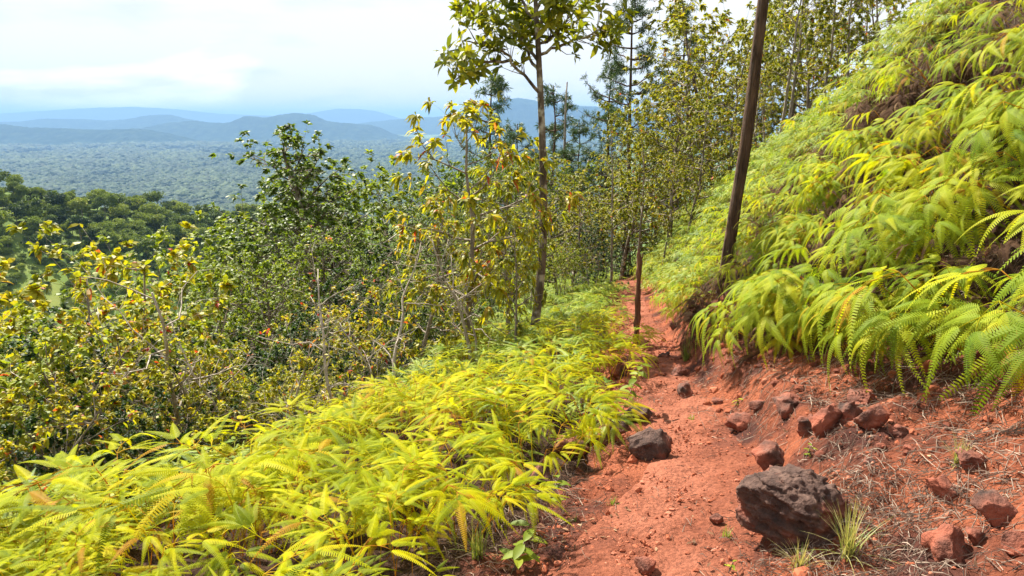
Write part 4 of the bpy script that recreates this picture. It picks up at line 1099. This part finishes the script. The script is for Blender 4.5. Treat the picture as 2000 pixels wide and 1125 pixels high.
for i, (px, py, w_, h_) in enumerate(((1458, 836, 64, 44), (1545, 806, 74, 50), (1582, 842, 52, 40), (1662, 826, 54, 64),
        (1694, 786, 62, 38), (1762, 852, 42, 26), (1852, 968, 76, 46), (1905, 912, 64, 38), (1160, 868, 60, 40), (1185, 860, 46, 40), (1300, 700, 30, 20), (1330, 735, 34, 24))):
    p = hit(px, py); dist = (p - CAM) @ FWD
    sx = w_ / 2 * dist / FPX; sz = h_ / 2 * dist / FPX; sy = (sx + sz) / 2
    o = link('rock', rock_mesh(650 + i, sx * 1.1, sy * 1.05, sz * 1.15, 0.07, 0.3, 10, 4), loc=(p[0], p[1] + sy * 0.6, p[2] + sz * 0.12), rot=(0.2 * math.sin(i), 0.25 * math.cos(i * 2), i * 1.9))
    tag(o, 'brown rock half buried in crumbling earth where the trail edge rises', 'rock', 'rocks embedded along the trail edge')

# clods and pebbles
def unit_clods(seed):
    bm = bmesh.new(); bmesh.ops.create_icosphere(bm, subdivisions=1, radius=1)
    v = np.array([x.co[:] for x in bm.verts]); f = np.array([[w.index for w in q.verts] for q in bm.faces]); bm.free()
    return v, f
cv, cf = unit_clods(0)
r = np.random.default_rng(101); g = Geo()
n = 16000
y = 1.9 + (r.random(n) ** 1.7) * 12; o_ = r.uniform(-1, 1, n); o_ = np.where(o_ < 0, o_ * (half_w(y) + .25), o_ * (foot(y) + .25))
x = path_x(y) + o_
z = np.where(np.abs(o_) < half_w(y), terrain(x, y) + 0.5 * detail(x, y) + 0.004, surface(x, y))
s_ = 0.0035 + 0.011 * r.random(n) ** 3.5
clump = fbm(x * 1.7, y * 1.7, 3, 105); keep = (clump > -0.02) | (r.random(n) < 0.25)
x, y, z, s_ = x[keep], y[keep], z[keep], s_[keep]; n = len(x)
sh = r.uniform(0.6, 1.4, (n, 1, 3)); jit = 1 + r.normal(0, 0.18, (n, len(cv), 1))
V = cv[None] * jit * sh * s_[:, None, None] + np.stack((x, y, z), 1)[:, None]
F = (cf[None] + (np.arange(n) * len(cv))[:, None, None]).reshape(-1, 3)
g.add(V.reshape(-1, 3), F, np.repeat(np.clip(r.normal(.55, .2, n), 0, 1), len(cv)))
bm = bmesh.new(); bmesh.ops.create_icosphere(bm, subdivisions=2, radius=1)
cv2 = np.array([q.co[:] for q in bm.verts]); cf2 = np.array([[w.index for w in q.verts] for q in bm.faces]); bm.free()
n = 620; y = r.uniform(1.9, 9, n); o_ = foot(y) - np.abs(r.normal(0, .45, n)) * np.interp(y, [2, 6], [1.5, .6]); x = path_x(y) + o_
x[:90] = path_x(y[:90]) - half_w(y[:90]) - r.uniform(0, .25, 90)
z = surface(x, y); s_ = 0.010 + 0.032 * r.random(n) ** 2.5; sh = r.uniform(0.6, 1.4, (n, 1, 3)); jit = 1 + r.normal(0, 0.13, (n, len(cv2), 1))
V = cv2[None] * jit * sh * s_[:, None, None] + np.stack((x, y, z), 1)[:, None]
g.add(V.reshape(-1, 3), (cf2[None] + (np.arange(n) * len(cv2))[:, None, None]).reshape(-1, 3), np.repeat(np.clip(r.normal(.3, .22, n), 0, 1), len(cv2)))
link("gravel", geo_mesh("gravel", g, M['clod'], False), kind="stuff")

# dry straw and twigs
def straw_patch(name, centers, seed):
    r = np.random.default_rng(seed); g = Geo()
    for (cx, cy_, sx, sy, n, l0, l1) in centers:
        n = int(n * 0.9); x = r.normal(cx, sx, n); y = r.normal(cy_, sy, n); z = surface(x, y) + 0.006
        az = r.uniform(0, math.pi * 2, n); ln = r.uniform(l0 * .6, l1 * .62, n); x2 = x + np.cos(az) * ln; y2 = y + np.sin(az) * ln
        z2 = surface(x2, y2) + r.uniform(0.004, 0.05, n)
        a = np.stack((x, y, z), 1); b = np.stack((x2, y2, z2), 1); mid = (a + b) / 2 + r.normal(0, 0.05, (n, 3)) * ln[:, None]; mid[:, 2] = np.maximum(mid[:, 2], surface(mid[:, 0], mid[:, 1]) + 0.006) + r.uniform(0, .012, n)
        wd = np.stack((-np.sin(az), np.cos(az), np.zeros(n)), 1) * r.uniform(.0007, .0022, n)[:, None]; up_ = np.array((0, 0, .0022))
        V = np.stack((a - wd, a + wd, a + up_, mid - wd, mid + wd, mid + up_ * 1.3, b), 1).reshape(-1, 3)
        o = np.arange(n)[:, None] * 7
        F = np.concatenate([o + np.array(t_) for t_ in ((0, 1, 4), (0, 4, 3), (1, 2, 5), (1, 5, 4), (2, 0, 3), (2, 3, 5), (3, 4, 6), (4, 5, 6), (5, 3, 6))])
        g.add(V, F, np.repeat(np.clip(r.normal(.5, .25, n), 0, 1), 7))
    return link(name, geo_mesh(name, g, M['straw'], False), kind="stuff")
cs = []
for px, py, sx, n, l0, l1 in ((1720, 1000, .22, 1000, .04, .2), (1640, 960, .12, 250, .05, .2), (1600, 1090, .16, 450, .04, .18), (1780, 1080, .2, 500, .04, .2), (1500, 1100, .14, 200, .03, .12),
                              (1930, 850, .16, 260, .06, .3), (1760, 770, .3, 600, .06, .3), (1960, 790, .3, 500, .06, .3), (1600, 770, .25, 500, .05, .25), (1480, 760, .25, 350, .05, .2), (1640, 860, .10, 200, .05, .2),
                              (1150, 870, .15, 250, .05, .2), (1060, 980, .16, 400, .05, .22), (960, 1060, .2, 600, .05, .25), (1260, 780, .12, 80, .04, .15), (1910, 960, .12, 160, .06, .3), (1400, 740, .2, 200, .05, .2), (1280, 980, .3, 120, .03, .1)):
    p = hit(px, py); cs.append((p[0], p[1], sx, sx * 1.2, n, l0, l1))
r = np.random.default_rng(111)
for _ in range(60):
    yy = r.uniform(2.2, 9); oo = foot(yy) + r.uniform(.15, 3.2); cs.append((path_x(yy) + oo, yy, .25, .25, 130, .08, .4))
straw_patch("dry_straw", cs, 112)
r = np.random.default_rng(115); g = Geo(); n = 1500
y = 1.9 + r.random(n) ** 1.5 * 9; o_ = np.where(r.random(n) < .3, -half_w(y) - r.uniform(-.15, .5, n), r.uniform(-.6, 1, n) * (foot(y) + .2)); x = path_x(y) + o_
k_ = fbm(x * 1.3, y * 1.3, 3, 117) > np.where(np.abs(o_) < half_w(y), .06, -.06); x = x[k_]; y = y[k_]; n = len(x)
az = r.uniform(0, 6.28, n); z = surface(x, y) + .012
leaves(g, np.stack((x, y, z), 1), np.stack((np.cos(az), np.sin(az), r.normal(.1, .25, n)), 1), np.array((0, 0, 1.0)) + r.normal(0, .3, (n, 3)), r.uniform(.02, .055, n), r.uniform(.009, .02, n), np.clip(r.normal(.45, .25, n), 0, 1), 0.15)
link("fallen_leaf_litter", geo_mesh("fallen_leaf_litter", g, M['dry_leaf'], False), kind="stuff")

def tuft_mesh(seed, n=60, h=0.2, spread=0.6, dry=0.3, w=0.003):
    r = np.random.default_rng(seed); g = Geo()
    for i in range(n):
        az = r.uniform(0, 6.28); le = abs(r.normal(0, spread)); ln = h * r.uniform(.5, 1.2)
        s_ = np.linspace(0, 1, 5); cx = ln * (s_ * math.sin(le * .5) + .35 * s_ ** 2 * math.sin(le)); cz = ln * (s_ * math.cos(le * .5) - .3 * s_ ** 2 * math.sin(le))
        p = np.stack((cx * math.cos(az), cx * math.sin(az), cz), 1) + np.array((r.normal(0, .012), r.normal(0, .012), -0.01))
        sd = np.array((-math.sin(az), math.cos(az), 0)); ww = (w * (1 - s_ * .95))[:, None]
        V = np.concatenate((p - sd * ww, p + sd * ww)); F = []
        for j in range(4): F += [(j, j + 5, j + 6), (j, j + 6, j + 1)]
        g.add(V, F, r.uniform(.75, 1) if r.random() < dry else r.uniform(.1, .6))
    return geo_mesh("tuft", g, M['grass'], False)
tufts = [(1655, 1085, .26, 90, .8, 'dry grass tuft with a few green blades beside the boulder'), (1000, 985, .24, 70, .35, 'thin green grass tuft at the fern edge'), (935, 1090, .22, 70, .4, 'sparse grass tuft under the downhill ferns'),
         (1340, 705, .34, 120, .0, 'soft bright green grass clump at the foot of the bank'), (1196, 985, .07, 24, .1, 'tiny grass sprig on the trail shoulder'), (1420, 1046, .07, 24, .1, 'tiny grass sprig beside the boulder'),
         (1120, 1018, .06, 20, .1, 'tiny green sprig in the red soil'), (1870, 905, .16, 40, .9, 'grey dry tuft on the slope'), (1350, 820, .08, 20, .2, 'little grass sprig where the bank meets the trail'), (1560, 1112, .18, 50, .9, 'straw-coloured tuft in front of the boulder')]
for i, (px, py, h_, n, dry, lab) in enumerate(tufts):
    p = hit(px, py)
    o = thing('grass_tuft', lab, 'grass', p); link('blades', tuft_mesh(700 + i, n, h_, .5 if dry < .5 else .75, dry), o, kind="stuff")

def seedling(px, py, h_, n, ll, lab, seed):
    p = hit(px, py); r = np.random.default_rng(seed)
    o = thing('seedling', lab, 'seedling', p)
    g = Geo(); st = np.stack((np.linspace(0, h_ * .35, 6), np.linspace(0, -.05 * h_, 6), np.linspace(-.02, h_, 6)), 1); tube(g, st, np.linspace(.0045, .002, 6), 5, .5)
    link('stem', geo_mesh('stem', g, M['bark_grey']), o)
    for i in range(n):
        gl = Geo(); s_ = np.linspace(0, 1, 7); wv = np.sin(np.pi * np.clip(s_ * .93 + .05, 0, 1)) ** .8 * .24
        drop = -.35 * s_ ** 2
        V = np.concatenate((np.stack((s_, -wv, drop + .06), 1), np.stack((s_, 0 * s_, drop), 1), np.stack((s_, wv, drop + .06), 1))) * ll
        F = []
        for a in (0, 7):
            for j in range(6): F += [(a + j, a + j + 1, a + j + 8), (a + j, a + j + 8, a + j + 7)]
        gl.add(V, F, r.uniform(.35, .7))
        tpos = .35 + .65 * i / max(1, n - 1); q = np.array([np.interp(tpos * 5, np.arange(6), st[:, c]) for c in range(3)])
        link('leaf', geo_mesh('leaf', gl, M['leaf_lime'], True), o, loc=q, rot=(r.normal(0, .2), r.uniform(-.5, .15), i * 2.4 + r.normal(0, .3)), scl=r.uniform(.8, 1.15))
seedling(1062, 1000, .22, 7, .085, 'green seedling with folded glossy leaves at the trail edge', 801)
seedling(1000, 1115, .16, 9, .10, 'broad-leaved seedling low in the dry grass', 802)
seedling(1020, 1060, .10, 2, .11, 'single large-leaved seedling by the fern edge', 803)
seedling(1434, 796, .08, 6, .05, 'tiny seedling on the dark litter of the bank', 804)
seedling(1570, 898, .09, 7, .035, 'tiny seedling beside the cracked slab', 805)
seedling(1215, 800, .42, 14, .11, 'tall leafy sapling leaning over the trail from the fern edge', 806)
seedling(1424, 1112, .04, 4, .03, 'sprout at the foot of the boulder', 807)

# ------------------------------------------------------------------ haze over the plain
hx0, hx1, hy0, hy1, hz0, hz1 = -50000, 50000, -25000, 50000, -262, 300
hv = np.array([(x, y, z) for z in (hz0, hz1) for y in (hy0, hy1) for x in (hx0, hx1)], float)
hq = np.array(((0, 2, 3, 1), (4, 5, 7, 6), (0, 1, 5, 4), (2, 6, 7, 3), (0, 4, 6, 2), (1, 3, 7, 5)))
m, t = new_mat("haze_air")
pv = N(t, "ShaderNodeVolumePrincipled"); pv.inputs["Color"].default_value = (0.27, 0.48, 0.78, 1); pv.inputs["Density"].default_value = 0.0001; pv.inputs["Anisotropy"].default_value = 0.0
o = N(t, "ShaderNodeOutputMaterial"); t.links.new(pv.outputs[0], o.inputs["Volume"])
link("haze", mesh_from("haze", hv, hq, None, m, False), kind="stuff")
